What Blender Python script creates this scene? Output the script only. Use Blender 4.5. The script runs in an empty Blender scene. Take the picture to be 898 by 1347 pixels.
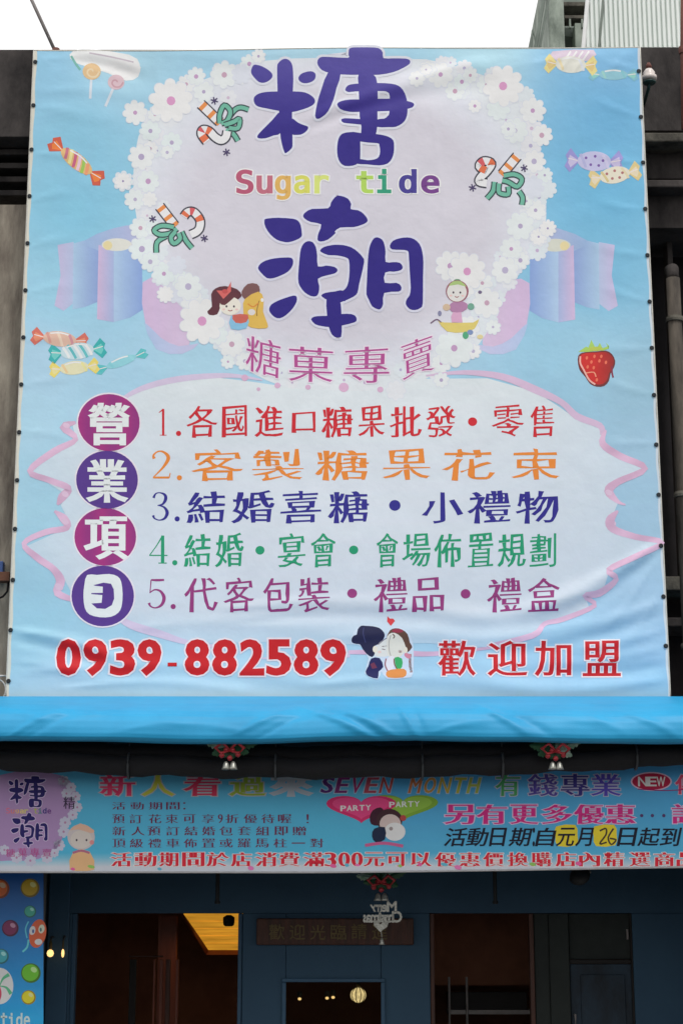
import bpy, bmesh, math, os, random
import numpy as np
from mathutils import Vector, Matrix, noise
from mathutils.geometry import tessellate_polygon
random.seed(7)
S = bpy.context.scene
COL = S.collection
R = math.radians

# ------------------------------------------------------------------ camera
CAM = Vector((0, 0, 1.6)); FPX = 2400.0; PITCH = R(13.9)
cd = bpy.data.cameras.new('camera'); cam = bpy.data.objects.new('camera', cd); COL.objects.link(cam)
cam.location = CAM; cam.rotation_euler = (R(90) + PITCH, 0, 0)
cd.sensor_fit = 'VERTICAL'; cd.sensor_height = 36; cd.lens = 36 * FPX / 1347
cd.clip_start = 0.1; cd.clip_end = 3000
S.camera = cam

# ------------------------------------------------------------------ sky and sun (bright overcast)
W = bpy.data.worlds.new('World'); S.world = W; W.use_nodes = True
nt = W.node_tree; bgn = nt.nodes['Background']
sky = nt.nodes.new('ShaderNodeTexSky'); sky.sky_type = 'NISHITA'; sky.sun_disc = False
sky.sun_elevation = R(58); sky.sun_rotation = R(160); sky.dust_density = 3
mx = nt.nodes.new('ShaderNodeMix'); mx.data_type = 'RGBA'
mx.inputs[0].default_value = 0.9                       # overcast: a white cloud sheet over the blue
mx.inputs[7].default_value = (14.3, 14.15, 14.0, 1)
nt.links.new(sky.outputs[0], mx.inputs[6]); nt.links.new(mx.outputs[2], bgn.inputs[0])
bgn.inputs[1].default_value = 0.088
sl = bpy.data.lights.new('sun', 'SUN'); sl.energy = 1.5; sl.angle = R(10); sl.color = (1, 0.97, 0.93)
sun = bpy.data.objects.new('sun', sl); COL.objects.link(sun)
az, el = R(160), R(58)                                  # high, from the street side and slightly right
dv = Vector((math.sin(az) * math.cos(el), math.cos(az) * math.cos(el), math.sin(el)))
sun.rotation_euler = dv.to_track_quat('Z', 'Y').to_euler()
S.view_settings.view_transform = 'Standard'; S.view_settings.look = 'None'
S.view_settings.exposure = 0.0; S.view_settings.gamma = 1
S.render.engine = 'CYCLES'

# ------------------------------------------------------------------ basics
FWD = Vector((0, math.cos(PITCH), math.sin(PITCH))); UP = Vector((0, -math.sin(PITCH), math.cos(PITCH)))
def P(px, py, Y):
    """point at distance Y whose photograph position is px, py"""
    d = FWD * FPX + UP * (673.5 - py); d.x = px - 449.0
    return CAM + d * (Y / d.y)
def lin(c):
    return tuple(((v / 255) / 12.92 if v / 255 <= 0.04045 else ((v / 255 + 0.055) / 1.055) ** 2.4) for v in c)
LUT = [lin((v, v, v))[0] for v in range(256)]
def lc(c, k=1.0):
    return tuple(min(0.86, LUT[max(0, min(255, int(round(v))))] * k) for v in c)

def link(o, parent=None):
    COL.objects.link(o)
    if parent is not None: o.parent = parent
    return o
def tag(o, label=None, cat=None, group=None, kind=None):
    if label: o['label'] = label
    if cat: o['category'] = cat
    if group: o['group'] = group
    if kind: o['kind'] = kind
    return o
def thing(name, label, cat, loc=(0, 0, 0), group=None):
    o = bpy.data.objects.new(name, None); o.location = loc; o.empty_display_size = 0.1
    COL.objects.link(o); return tag(o, label, cat, group)
def off(parent):
    return Vector(parent.location) if parent is not None and parent.parent is None else (
        (Vector(parent.parent.location)) if parent is not None else Vector((0, 0, 0)))

class MB:
    """collects world-space shapes and links them as one mesh"""
    def __init__(s): s.v = []; s.f = []
    def add(s, vs, fs):
        n = len(s.v); s.v += [tuple(v) for v in vs]; s.f += [tuple(i + n for i in f) for f in fs]; return s
    def box(s, a, b, M=None):
        x0, y0, z0 = a; x1, y1, z1 = b
        if x0 > x1: x0, x1 = x1, x0
        if y0 > y1: y0, y1 = y1, y0
        if z0 > z1: z0, z1 = z1, z0
        vs = [Vector(p) for p in ((x0,y0,z0),(x1,y0,z0),(x1,y1,z0),(x0,y1,z0),(x0,y0,z1),(x1,y0,z1),(x1,y1,z1),(x0,y1,z1))]
        if M is not None: vs = [M @ v for v in vs]
        return s.add(vs, [(0,3,2,1),(4,5,6,7),(0,1,5,4),(1,2,6,5),(2,3,7,6),(3,0,4,7)])
    def tube(s, pts, r, n=10, cap=True):
        pts = [Vector(p) for p in pts]; rr = r if isinstance(r, (list, tuple)) else [r] * len(pts)
        base = len(s.v); up = Vector((0.13, 0.2, 0.97))
        for i, p in enumerate(pts):
            t = (pts[min(i + 1, len(pts) - 1)] - pts[max(i - 1, 0)]).normalized()
            a = t.cross(up)
            if a.length < 1e-3: a = t.cross(Vector((1, 0, 0)))
            a.normalize(); b = t.cross(a)
            for k in range(n):
                q = 2 * math.pi * k / n; s.v.append(tuple(p + (a * math.cos(q) + b * math.sin(q)) * rr[i]))
        for i in range(len(pts) - 1):
            for k in range(n):
                k2 = (k + 1) % n
                s.f.append((base + i*n + k, base + i*n + k2, base + (i+1)*n + k2, base + (i+1)*n + k))
        if cap:
            s.f.append(tuple(base + k for k in range(n))[::-1]); e = base + (len(pts)-1)*n
            s.f.append(tuple(e + k for k in range(n)))
        return s
    def lathe(s, c, prof, n=20, axis='Z', M=None):
        c = Vector(c); base = len(s.v)
        for r, h in prof:
            for k in range(n):
                q = 2*math.pi*k/n
                v = Vector((r*math.cos(q), r*math.sin(q), h)) if axis == 'Z' else Vector((r*math.cos(q), h, r*math.sin(q)))
                if M is not None: v = M @ v
                s.v.append(tuple(c + v))
        for i in range(len(prof)-1):
            for k in range(n):
                k2 = (k+1) % n; s.f.append((base+i*n+k, base+i*n+k2, base+(i+1)*n+k2, base+(i+1)*n+k))
        s.f.append(tuple(base+k for k in range(n))[::-1]); e = base+(len(prof)-1)*n; s.f.append(tuple(e+k for k in range(n)))
        return s
    def prism(s, pts, Y, depth):
        """outline given as world (x, z) pairs, extruded along y"""
        tri = tessellate_polygon([[Vector((p[0], p[1], 0)) for p in pts]])
        n = len(pts); vs = [(p[0], Y, p[1]) for p in pts] + [(p[0], Y + depth, p[1]) for p in pts]
        fs = [t for t in tri] + [tuple(i + n for i in t)[::-1] for t in tri]
        fs += [(i, (i+1) % n, (i+1) % n + n, i + n) for i in range(n)]
        return s.add(vs, fs)
    def build(s, name, m, parent=None, smooth=False, bevel=0):
        me = bpy.data.meshes.new(name); o = off(parent)
        me.from_pydata([(v[0]-o.x, v[1]-o.y, v[2]-o.z) for v in s.v], [], s.f); me.update()
        bm = bmesh.new(); bm.from_mesh(me); bmesh.ops.recalc_face_normals(bm, faces=bm.faces); bm.to_mesh(me); bm.free()
        me.materials.append(m)
        if smooth:
            for p in me.polygons: p.use_smooth = True
        ob = bpy.data.objects.new(name, me); link(ob, parent)
        if bevel:
            b = ob.modifiers.new('bevel', 'BEVEL'); b.width = bevel; b.segments = 2; b.limit_method = 'ANGLE'
        return ob

# ------------------------------------------------------------------ materials
def mat(name, col, rough=0.7, var=0.25, scale=3.0, bump=0.15, bscale=40, col2=None, metal=0, spec=0.4, stretch=(1,1,1), detail=8):
    m = bpy.data.materials.new(name); m.use_nodes = True; t = m.node_tree; b = t.nodes['Principled BSDF']
    tc = t.nodes.new('ShaderNodeTexCoord'); mp = t.nodes.new('ShaderNodeMapping'); mp.inputs['Scale'].default_value = stretch
    t.links.new(tc.outputs['Object'], mp.inputs[0])
    n = t.nodes.new('ShaderNodeTexNoise'); n.inputs['Scale'].default_value = scale; n.inputs['Detail'].default_value = detail
    n.inputs['Roughness'].default_value = 0.65
    t.links.new(mp.outputs[0], n.inputs['Vector'])
    r = t.nodes.new('ShaderNodeValToRGB'); r.color_ramp.elements[0].position = 0.32; r.color_ramp.elements[1].position = 0.68
    c2 = col2 if col2 else tuple(v * (1 - var) for v in col)
    r.color_ramp.elements[0].color = (*c2, 1); r.color_ramp.elements[1].color = (*col, 1)
    t.links.new(n.outputs[0], r.inputs[0]); t.links.new(r.outputs[0], b.inputs['Base Color'])
    b.inputs['Roughness'].default_value = rough; b.inputs['Metallic'].default_value = metal
    b.inputs['Specular IOR Level'].default_value = spec
    if bump:
        n2 = t.nodes.new('ShaderNodeTexNoise'); n2.inputs['Scale'].default_value = bscale; n2.inputs['Detail'].default_value = 5
        t.links.new(mp.outputs[0], n2.inputs['Vector'])
        bp = t.nodes.new('ShaderNodeBump'); bp.inputs['Strength'].default_value = bump; bp.inputs['Distance'].default_value = 0.01
        t.links.new(n2.outputs[0], bp.inputs['Height']); t.links.new(bp.outputs[0], b.inputs['Normal'])
    return m
def emit(name, col, st, var=0.0, scale=6, stretch=(1,1,1)):
    m = mat(name, col, 0.5, var, scale, 0, stretch=stretch); b = m.node_tree.nodes['Principled BSDF']
    rmp = [n for n in m.node_tree.nodes if n.type == 'VALTORGB'][0]
    m.node_tree.links.new(rmp.outputs[0], b.inputs['Emission Color']); b.inputs['Emission Strength'].default_value = st
    return m
def print_mat(name, rough=0.45, spec=0.24, mottle=0.09, translucent=0.0):
    m = bpy.data.materials.new(name); m.use_nodes = True; t = m.node_tree; b = t.nodes['Principled BSDF']
    a = t.nodes.new('ShaderNodeAttribute'); a.attribute_name = 'ink'
    tc = t.nodes.new('ShaderNodeTexCoord')
    n = t.nodes.new('ShaderNodeTexNoise'); n.inputs['Scale'].default_value = 2.2; n.inputs['Detail'].default_value = 10; n.inputs['Roughness'].default_value = 0.7
    t.links.new(tc.outputs['Object'], n.inputs['Vector'])
    mr = t.nodes.new('ShaderNodeMapRange'); mr.inputs[1].default_value = 0.3; mr.inputs[2].default_value = 0.7
    mr.inputs[3].default_value = 1 - mottle; mr.inputs[4].default_value = 1.0
    t.links.new(n.outputs[0], mr.inputs[0])
    mul = t.nodes.new('ShaderNodeVectorMath'); mul.operation = 'SCALE'
    t.links.new(a.outputs['Color'], mul.inputs[0]); t.links.new(mr.outputs[0], mul.inputs['Scale'])
    t.links.new(mul.outputs[0], b.inputs['Base Color'])
    b.inputs['Roughness'].default_value = rough; b.inputs['Specular IOR Level'].default_value = spec
    n2 = t.nodes.new('ShaderNodeTexNoise'); n2.inputs['Scale'].default_value = 260; n2.inputs['Detail'].default_value = 2
    t.links.new(tc.outputs['Object'], n2.inputs['Vector'])
    n3 = t.nodes.new('ShaderNodeTexNoise'); n3.inputs['Scale'].default_value = 5; n3.inputs['Detail'].default_value = 4
    t.links.new(tc.outputs['Object'], n3.inputs['Vector'])
    bp0 = t.nodes.new('ShaderNodeBump'); bp0.inputs['Strength'].default_value = 0.35; bp0.inputs['Distance'].default_value = 0.02
    t.links.new(n3.outputs[0], bp0.inputs['Height'])
    bp = t.nodes.new('ShaderNodeBump'); bp.inputs['Strength'].default_value = 0.12; bp.inputs['Distance'].default_value = 0.002
    t.links.new(n2.outputs[0], bp.inputs['Height']); t.links.new(bp0.outputs[0], bp.inputs['Normal']); t.links.new(bp.outputs[0], b.inputs['Normal'])
    return m
M_vinyl = print_mat('printed_vinyl')
M_vinyl2 = print_mat('printed_cloth_banner', 0.6, 0.2)
M_panel = print_mat('printed_panel', 0.35, 0.4)

# ------------------------------------------------------------------ printed surfaces
class Surf:
    """a hung sheet: photo px -> 3D with shallow folds; D is a displacement grid towards the street"""
    def __init__(s, Y, base, x0, y0, x1, y1, ridges, waves, K=1.18, step=2.0, edge=None, g=5.0):
        s.Y = Y; s.K = K; s.x0, s.y0, s.step = x0, y0, step
        xs = np.arange(x0, x1 + step, step); ys = np.arange(y0, y1 + step, step)
        X, Yy = np.meshgrid(xs, ys); D = np.zeros_like(X)
        for (ax, ay, bx, by, w, h) in ridges:
            dx, dy = bx - ax, by - ay; L = math.hypot(dx, dy); ux, uy = dx / L, dy / L
            al = (X - ax) * ux + (Yy - ay) * uy
            bow = 0.04 * L * np.sin(np.clip(al / L, 0, 1) * math.pi)
            pe = -(X - ax) * uy + (Yy - ay) * ux + bow
            fall = 1 / (1 + np.exp(-(al + 2) / (w * 1.2))) / (1 + np.exp((al - L + 2) / (w * 1.2)))
            wl = w * (0.55 + 0.9 * np.clip(al / L, 0, 1))
            D += h * np.exp(-(pe / wl) ** 2) * fall
        for (kx, ky, ph, h) in waves: D += h * np.sin(kx * X + ky * Yy + ph)
        if edge is not None: D = D * edge(X, Yy)
        s.D = D; s.g = g; s.m = Y / FPX * 1.04; s.node = {}
        s.Gy, s.Gx = np.gradient(D, step); s.flat = not ridges
    def nrm(s, px, py):
        u = min(max((px - s.x0) / s.step, 0), s.D.shape[1] - 2); v = min(max((py - s.y0) / s.step, 0), s.D.shape[0] - 2)
        i = int(u); j = int(v); a = u - i; b = v - j
        bl = lambda A: (A[j, i]*(1-a) + A[j, i+1]*a)*(1-b) + (A[j+1, i]*(1-a) + A[j+1, i+1]*a)*b
        n = Vector((-bl(s.Gx)/s.m, -1, bl(s.Gy)/s.m)); n.normalize(); return n
    def nd(s, i, j):
        k = (i, j)
        if k not in s.node: s.node[k] = s.d(i*s.g, j*s.g)
        return s.node[k]
    def dl(s, px, py, c):
        i, j, lo = c; u = px/s.g - i; v = py/s.g - j; a = s.nd(i, j); b = s.nd(i+1, j+1)
        if lo: q = s.nd(i+1, j); return a + u*(q-a) + v*(b-q)
        q = s.nd(i, j+1); return a + v*(q-a) + u*(b-q)
    def d(s, px, py):
        u = (px - s.x0) / s.step; v = (py - s.y0) / s.step
        h, w = s.D.shape; u = min(max(u, 0), w - 1.001); v = min(max(v, 0), h - 1.001)
        i = int(u); j = int(v); a = u - i; b = v - j; D = s.D
        return (D[j, i]*(1-a) + D[j, i+1]*a)*(1-b) + (D[j+1, i]*(1-a) + D[j+1, i+1]*a)*b
    def map(s, px, py, lay, c=None):
        p = P(px, py, s.Y); p.y -= (s.dl(px, py, c) if c else s.d(px, py)) + lay; return p
    def cells(s, poly):
        """cut a convex outline along the sheet's own facets, so that ink lies on the vinyl exactly"""
        g = s.g; out = []
        def cut(P_, f):
            A, B = [], []; n = len(P_); F_ = [f(p) for p in P_]
            for k in range(n):
                p, q, a, b = P_[k], P_[(k+1) % n], F_[k], F_[(k+1) % n]
                if a <= 1e-6: A.append(p)
                if a >= -1e-6: B.append(p)
                if (a < -1e-6 and b > 1e-6) or (a > 1e-6 and b < -1e-6):
                    t = a/(a-b); m = (p[0]+(q[0]-p[0])*t, p[1]+(q[1]-p[1])*t); A.append(m); B.append(m)
            return A, B
        rest = poly
        for i in range(int(math.floor(min(p[0] for p in poly)/g)), int(math.floor(max(p[0] for p in poly)/g - 1e-9))+1):
            col, rest = cut(rest, lambda p: p[0]-(i+1)*g)
            if len(col) < 3:
                if len(rest) < 3: break
                continue
            r2 = col
            for j in range(int(math.floor(min(p[1] for p in col)/g)), int(math.floor(max(p[1] for p in col)/g - 1e-9))+1):
                cell, r2 = cut(r2, lambda p: p[1]-(j+1)*g)
                if len(cell) >= 3:
                    lo, hi = cut(cell, lambda p: (p[1]/g-j)-(p[0]/g-i))
                    if len(lo) >= 3: out.append((lo, (i, j, True)))
                    if len(hi) >= 3: out.append((hi, (i, j, False)))
                if len(r2) < 3: break
            if len(rest) < 3: break
        return out

def smooth(pts, n=2):
    """closed Catmull-Rom"""
    out = []; L = len(pts)
    for i in range(L):
        p0, p1, p2, p3 = pts[i-1], pts[i], pts[(i+1) % L], pts[(i+2) % L]
        for k in range(n):
            t = k / n
            out.append(tuple(0.5*((2*p1[c]) + (-p0[c]+p2[c])*t + (2*p0[c]-5*p1[c]+4*p2[c]-p3[c])*t*t + (-p0[c]+3*p1[c]-3*p2[c]+p3[c])*t**3) for c in (0, 1)))
    return out
def opensmooth(pts, n=4):
    out = []; L = len(pts)
    for i in range(L - 1):
        p0 = pts[max(i-1, 0)]; p1 = pts[i]; p2 = pts[i+1]; p3 = pts[min(i+2, L-1)]
        for k in range(n):
            t = k / n
            out.append(tuple(0.5*((2*p1[c]) + (-p0[c]+p2[c])*t + (2*p0[c]-5*p1[c]+4*p2[c]-p3[c])*t*t + (-p0[c]+3*p1[c]-3*p2[c]+p3[c])*t**3) for c in range(len(p1))))
    out.append(tuple(pts[-1])); return out
def grow(pts, d):
    """offset a closed outline outwards"""
    L = len(pts); A = sum(pts[i-1][0]*pts[i][1] - pts[i][0]*pts[i-1][1] for i in range(L)); sg = 1 if A > 0 else -1
    out = []
    for i in range(L):
        a, b, c = pts[i-1], pts[i], pts[(i+1) % L]
        n1 = (b[1]-a[1], a[0]-b[0]); n2 = (c[1]-b[1], b[0]-c[0])
        l1 = math.hypot(*n1) or 1; l2 = math.hypot(*n2) or 1
        nx = n1[0]/l1 + n2[0]/l2; ny = n1[1]/l1 + n2[1]/l2; l = math.hypot(nx, ny) or 1
        out.append((b[0] + sg*nx/l*d, b[1] + sg*ny/l*d))
    return out

GL = {}; FONTS = {}
def font(name):
    if name not in FONTS:
        f = None
        if name:
            try: f = bpy.data.fonts.load(os.path.join(bpy.utils.resource_path('LOCAL'), 'datafiles', 'fonts', name))
            except Exception: f = None
        FONTS[name] = f
    return FONTS[name]
def glyph(ch, fn=None):
    """outline of a character of Blender's own font: unit vertices, triangles, outward normals"""
    if (ch, fn) in GL: return GL[(ch, fn)]
    c = bpy.data.curves.new('tmp', 'FONT'); f = font(fn)
    if f: c.font = f
    c.body = ch; c.resolution_u = 3
    o = bpy.data.objects.new('tmp', c); COL.objects.link(o)
    dg = bpy.context.evaluated_depsgraph_get(); me = bpy.data.meshes.new_from_object(o.evaluated_get(dg))
    key = {}; idx = []; vs = []
    for v in me.vertices:
        k = (round(v.co.x, 4), round(v.co.y, 4))
        if k not in key: key[k] = len(vs); vs.append(k)
        idx.append(key[k])
    tr = []
    for p in me.polygons:
        t = [idx[i] for i in p.vertices]
        if len(set(t)) < 3: continue
        a, b, d = (vs[i] for i in t)
        ar = (b[0]-a[0])*(d[1]-a[1]) - (b[1]-a[1])*(d[0]-a[0])
        if abs(ar) < 1e-9: continue
        tr.append(tuple(t) if ar > 0 else tuple(t[::-1]))
    ec = {}
    for t in tr:
        for i in range(3): e = (t[i], t[(i+1) % 3]); ec[e] = 1
    nr = [[0, 0] for _ in vs]
    for (a, b) in ec:
        if (b, a) in ec: continue
        dx, dy = vs[b][0]-vs[a][0], vs[b][1]-vs[a][1]; l = math.hypot(dx, dy) or 1
        for i in (a, b): nr[i][0] += dy/l; nr[i][1] += -dx/l
    for n in nr:
        l = math.hypot(*n)
        if l > 1e-6:
            m = min(1.5, 2 / l); n[0] = n[0]/l*m; n[1] = n[1]/l*m
    bpy.data.objects.remove(o); bpy.data.curves.remove(c); bpy.data.meshes.remove(me)
    GL[(ch, fn)] = (vs, tr, nr); return GL[(ch, fn)]

class Ink:
    """one printed part on a Surf; everything in photo px; colours 0-255 as in the photograph"""
    def __init__(s, surf, layer, T=None, cyc=14):
        s.s = surf; s.lay = 0.00036 * layer; s.n = 0; s.v = []; s.c = []; s.f = []; s.nr = []; s.T = T; s.cyc = cyc; s.marks = []
    def mark(s, name): s.marks.append((name, len(s.v), len(s.f)))
    def raw(s, pts, tris, col, bump=True):
        lay = s.lay + 0.000025 * (s.n % s.cyc)
        if bump: s.n += 1
        if s.T: pts = [s.T(p) for p in pts]
        key = {}
        for t in tris:
            tp = [tuple(pts[i][:2]) for i in t]
            if abs((tp[1][0]-tp[0][0])*(tp[2][1]-tp[0][1]) - (tp[1][1]-tp[0][1])*(tp[2][0]-tp[0][0])) < 1e-4: continue
            for pl, c in s.s.cells(tp):
                f = []
                for p in pl:
                    k = (round(p[0], 3), round(p[1], 3))
                    if k not in key:
                        key[k] = len(s.v); s.v.append(s.s.map(p[0], p[1], lay, c)); s.nr.append(s.s.nrm(p[0], p[1]))
                        s.c.append(lc(col(*p) if callable(col) else col, s.s.K))
                    if key[k] not in f: f.append(key[k])
                if len(f) >= 3: s.f.append(tuple(f))
    def poly(s, pts, col, sm=0):
        if sm: pts = smooth(pts, sm)
        tr = tessellate_polygon([[Vector((p[0], p[1], 0)) for p in pts]])
        s.raw(pts, tr, col)
        return s
    def halo(s, pts, col, d, sm=0):
        if sm: pts = smooth(pts, sm)
        return s.poly(grow(pts, d), col)
    def ell(s, cx, cy, rx, ry, col, rot=0, n=20):
        c, q = math.cos(rot), math.sin(rot)
        pts = [(cx + rx*math.cos(2*math.pi*k/n)*c - ry*math.sin(2*math.pi*k/n)*q, cy + rx*math.cos(2*math.pi*k/n)*q + ry*math.sin(2*math.pi*k/n)*c) for k in range(n)]
        s.raw(pts, [(0, i, i+1) for i in range(1, n-1)], col); return s
    def stroke(s, pts, w, col, sm=4):
        """pts (x, y) or (x, y, width)"""
        pts = [(p[0], p[1], p[2] if len(p) > 2 else w) for p in pts]
        if sm: pts = opensmooth(pts, sm)
        vs = []; n = len(pts)
        for i, p in enumerate(pts):
            a = pts[max(i-1, 0)]; b = pts[min(i+1, n-1)]; dx, dy = b[0]-a[0], b[1]-a[1]; l = math.hypot(dx, dy) or 1
            nx, ny = -dy/l*p[2]/2, dx/l*p[2]/2; vs += [(p[0]+nx, p[1]+ny), (p[0]-nx, p[1]-ny)]
        tr = []
        for i in range(n-1): tr += [(2*i, 2*i+1, 2*i+3), (2*i, 2*i+3, 2*i+2)]
        s.raw(vs, tr, col); return s
    def char(s, ch, box, col, a=0.0, b=0.0, sh=0.0, fn=None, it=0.0, quad=None, brush=0.0, outline=None, ow=0.03, nomark=False):
        """box x0,y0,x1,y1; a, b grow the strokes in x and y (em); sh raises the right-hand side; it slants"""
        if outline is not None:
            s.mark('character'); s.char(ch, box, outline, a+ow, b+ow, sh, fn, it, quad, brush, nomark=True)
        elif not nomark: s.mark('character')
        vs, tr, nr = glyph(ch, fn)
        xs = [v[0] for v in vs]; ys = [v[1] for v in vs]; x0, x1, y0, y1 = min(xs), max(xs), min(ys), max(ys)
        w = max(x1-x0, 1e-3); h = max(y1-y0, 1e-3); out = []
        for v, n in zip(vs, nr):
            k = 1.0
            if brush: k = 1 + brush * math.sin(v[0]*13 + v[1]*7) ; 
            bx = brush*0.010*math.sin(v[1]*17+v[0]*5); by = brush*0.012*math.sin(v[0]*15-v[1]*6)
            u = (v[0] + n[0]*a*k + bx - x0)/w; t = (v[1] + n[1]*(b*k) + by - y0)/h
            t += sh*(u-0.5); u += it*(t-0.5)
            if quad:
                TL, TR, BR, BL = quad; g = 1-t
                x = (TL[0]*(1-u)+TR[0]*u)*(1-g) + (BL[0]*(1-u)+BR[0]*u)*g
                y = (TL[1]*(1-u)+TR[1]*u)*(1-g) + (BL[1]*(1-u)+BR[1]*u)*g
            else:
                x = box[0] + u*(box[2]-box[0]); y = box[3] - t*(box[3]-box[1])
            out.append((x, y))
        s.raw(out, tr, col); return s
    def build(s, name, m, parent, label=None):
        if s.marks:
            if len(s.marks) > 1 or True:
                e = bpy.data.objects.new(name, None); e.empty_display_size = 0.05; link(e, parent)
                if label: e['label'] = label
                mk = s.marks + [(None, len(s.v), len(s.f))]
                for a, b in zip(mk, mk[1:]):
                    s._mesh(a[0], m, e, s.v[a[1]:b[1]], [tuple(i - a[1] for i in f) for f in s.f[a[2]:b[2]]], s.c[a[1]:b[1]], s.nr[a[1]:b[1]])
                return e
        ob = s._mesh(name, m, parent, s.v, s.f, s.c, s.nr)
        if label: ob['label'] = label
        return ob
    def _mesh(s, name, m, parent, V, F_, C_, N_):
        me = bpy.data.meshes.new(name); o = off(parent)
        F2 = []
        for f in F_:
            a, b, c = V[f[0]], V[f[1]], V[f[2]]
            nn = Vector((0, 0, 0))
            for k in range(1, len(f)-1): nn += (V[f[k]]-a).cross(V[f[k+1]]-a)
            F2.append(f if nn.y < 0 else f[::-1])
        me.from_pydata([tuple(v - o) for v in V], [], F2)
        at = me.color_attributes.new('ink', 'FLOAT_COLOR', 'POINT')
        at.data.foreach_set('color', np.array([(*c, 1.0) for c in C_], dtype=np.float32).ravel())
        me.materials.append(m)
        me.polygons.foreach_set('use_smooth', [True]*len(me.polygons)); me.update()
        if not s.s.flat: me.normals_split_custom_set_from_vertices([tuple(n) for n in N_])
        return link(bpy.data.objects.new(name, me), parent)

# ================================================================== SETTING
# ------------------------------------------------------------------ street level
M_asph = mat('asphalt', (0.055, 0.055, 0.057), 0.9, 0.3, 8, 0.4, 90)
M_pave = mat('paving', (0.36, 0.35, 0.33), 0.85, 0.3, 5, 0.3, 60)
tag(MB().box((-400, -400, -0.5), (400, 400, 0)).build('street', M_asph), kind='structure')
mb = MB()
for i in range(-12, 13):
    for j in range(4): mb.box((i*0.6+0.006, 13.0+j*0.55+0.006, 0.004), (i*0.6+0.594, 13.0+j*0.55+0.544, 0.124))
mb.box((-9, 11.4, 0.002), (9, 12.99, 0.13))  # unseen pale front slab, extended to bounce light up onto the shopfront
tag(mb.build('arcade_pavement', M_pave), kind='structure')

# ------------------------------------------------------------------ old building behind the banner
M_conc = mat('weathered_concrete', lc((158,150,136), 1.15), 0.92, 0.3, 3.4, 0.9, 22, col2=lc((98,88,80)), stretch=(1.6,1,0.4))
M_dark = mat('stained_shade_concrete', lc((80,75,73)), 0.95, 0.4, 2.6, 0.7, 25, col2=lc((26,23,24)), stretch=(1,1,0.5))  # stain-dark concrete; the near-black also stands in for deep shade at right
M_black = mat('dark_recess', lc((30,26,28)), 0.9, 0.4, 3, 0.3, 25, col2=lc((14,12,14)))  # shade of the recesses is put into this near-black colour
M_ledge = mat('grey_ledge', lc((112,108,98)), 0.9, 0.5, 6, 0.5, 40, col2=lc((50,48,44)))
def wpx(x, py, Y): return P(x, py, Y)
old = thing('old_building', 'old concrete building, its walls dark with stains and painted shade, mostly hidden behind the big hanging banner', 'building', (0, 14.1, 0))
def ppart(name, m, x0, y0, x1, y1, Y, depth, parent, bevel=0.006):
    a = P(x0, y1, Y); b = P(x1, y0, Y); xa = P(x0, (y0+y1)/2, Y).x; xb = P(x1, (y0+y1)/2, Y).x
    return MB().box((xa, Y, a.z), (xb, Y+depth, b.z)).build(name, m, parent, bevel=bevel)
# upper storey: parapet, recessed band of louvres, rendered wall (left of the banner it shows down to the awning)
ppart('parapet', M_dark, -160, 65, 440, 180, 14.05, 0.9, old)
ppart('recess_back', M_black, -160, 181, 440, 268, 14.75, 0.2, old)
for k, y in enumerate((196, 214, 232, 250)):
    ppart('louvre_slat', M_dark, -160, y, 440, y+7, 14.25, 0.35, old, 0.004)
ppart('wall', M_conc, -160, 269, 440, 1000, 14.12, 0.85, old)
ppart('wall', M_dark, 440.5, 62, 1060, 172, 14.10, 0.85, old)
ppart('ledge', M_ledge, 700, 174, 1060, 186, 13.93, 1.0, old, 0.012)
ppart('wall', M_dark, 440.5, 188, 1060, 235, 14.16, 0.8, old)
ppart('ledge', M_dark, 700, 236, 1060, 246, 14.02, 0.9, old, 0.012)
ppart('wall', M_dark, 440.5, 247, 1060, 300, 14.2, 0.8, old)
ppart('wall', M_conc, 440.5, 301, 820, 1000, 14.14, 0.8, old)
ppart('recess_back', M_black, 821, 301, 1060, 1000, 14.85, 0.2, old)
ppart('window_sill', M_ledge, 822, 758, 1060, 776, 14.3, 0.5, old, 0.01)
ppart('window_sill', M_dark, 822, 812, 1060, 824, 14.35, 0.45, old, 0.01)
ppart('window_mullion', M_dark, 886, 302, 893, 756, 14.5, 0.2, old, 0.006)
# drain pipe at the right
M_pipe = mat('rusty_grey_pipe', lc((104,96,86)), 0.9, 0.3, 5, 0.5, 40, col2=lc((34,30,28)), stretch=(1,1,0.25))
M_rust = mat('red_brown_paint', lc((108,62,52)), 0.7, 0.3, 9, 0.3, 40)
dp = thing('drain_pipe', 'mottled grey and rust drain pipe against the dark wall right of the banner', 'pipe', P(893, 900, 13.8))
a = P(886, 382, 13.85); b = P(898, 700, 13.85); c = P(908, 1000, 13.85)
x_ = P(897, 640, 13.85).x
MB().tube([(x_, 13.85, a.z+0.1), (x_, 13.85, (a.z+b.z)/2), (x_, 13.85, c.z)], 0.055, 14).build('pipe', M_pipe, dp, True)
MB().tube([(x_, 13.85, a.z+0.1), (x_+0.01, 13.9, a.z+0.2), (x_+0.03, 14.1, a.z+0.27)], 0.05, 14).build('elbow', M_dark, dp, True)
for zz in (a.z-0.25, b.z+0.3, b.z-0.9):
    MB().lathe((x_, 13.85, zz), [(0.068, -0.02), (0.072, 0), (0.068, 0.02)], 16).build('bracket', M_ledge, dp)
vp = thing('vertical_conduit', 'thin red-brown conduit climbing the right edge of the picture past the metal cladding', 'pipe', P(897, 300, 13.6))
t0 = P(897, 60, 13.6); t1 = P(898, -40, 13.6); t2 = P(898.5, 170, 13.6)
MB().tube([t1, t0, t2], 0.02, 8).build('conduit', M_rust, vp, True)
MB().lathe(P(897, 66, 13.6), [(0.03, -0.03), (0.034, 0), (0.03, 0.03)], 12).build('coupling', M_rust, vp)

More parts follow.
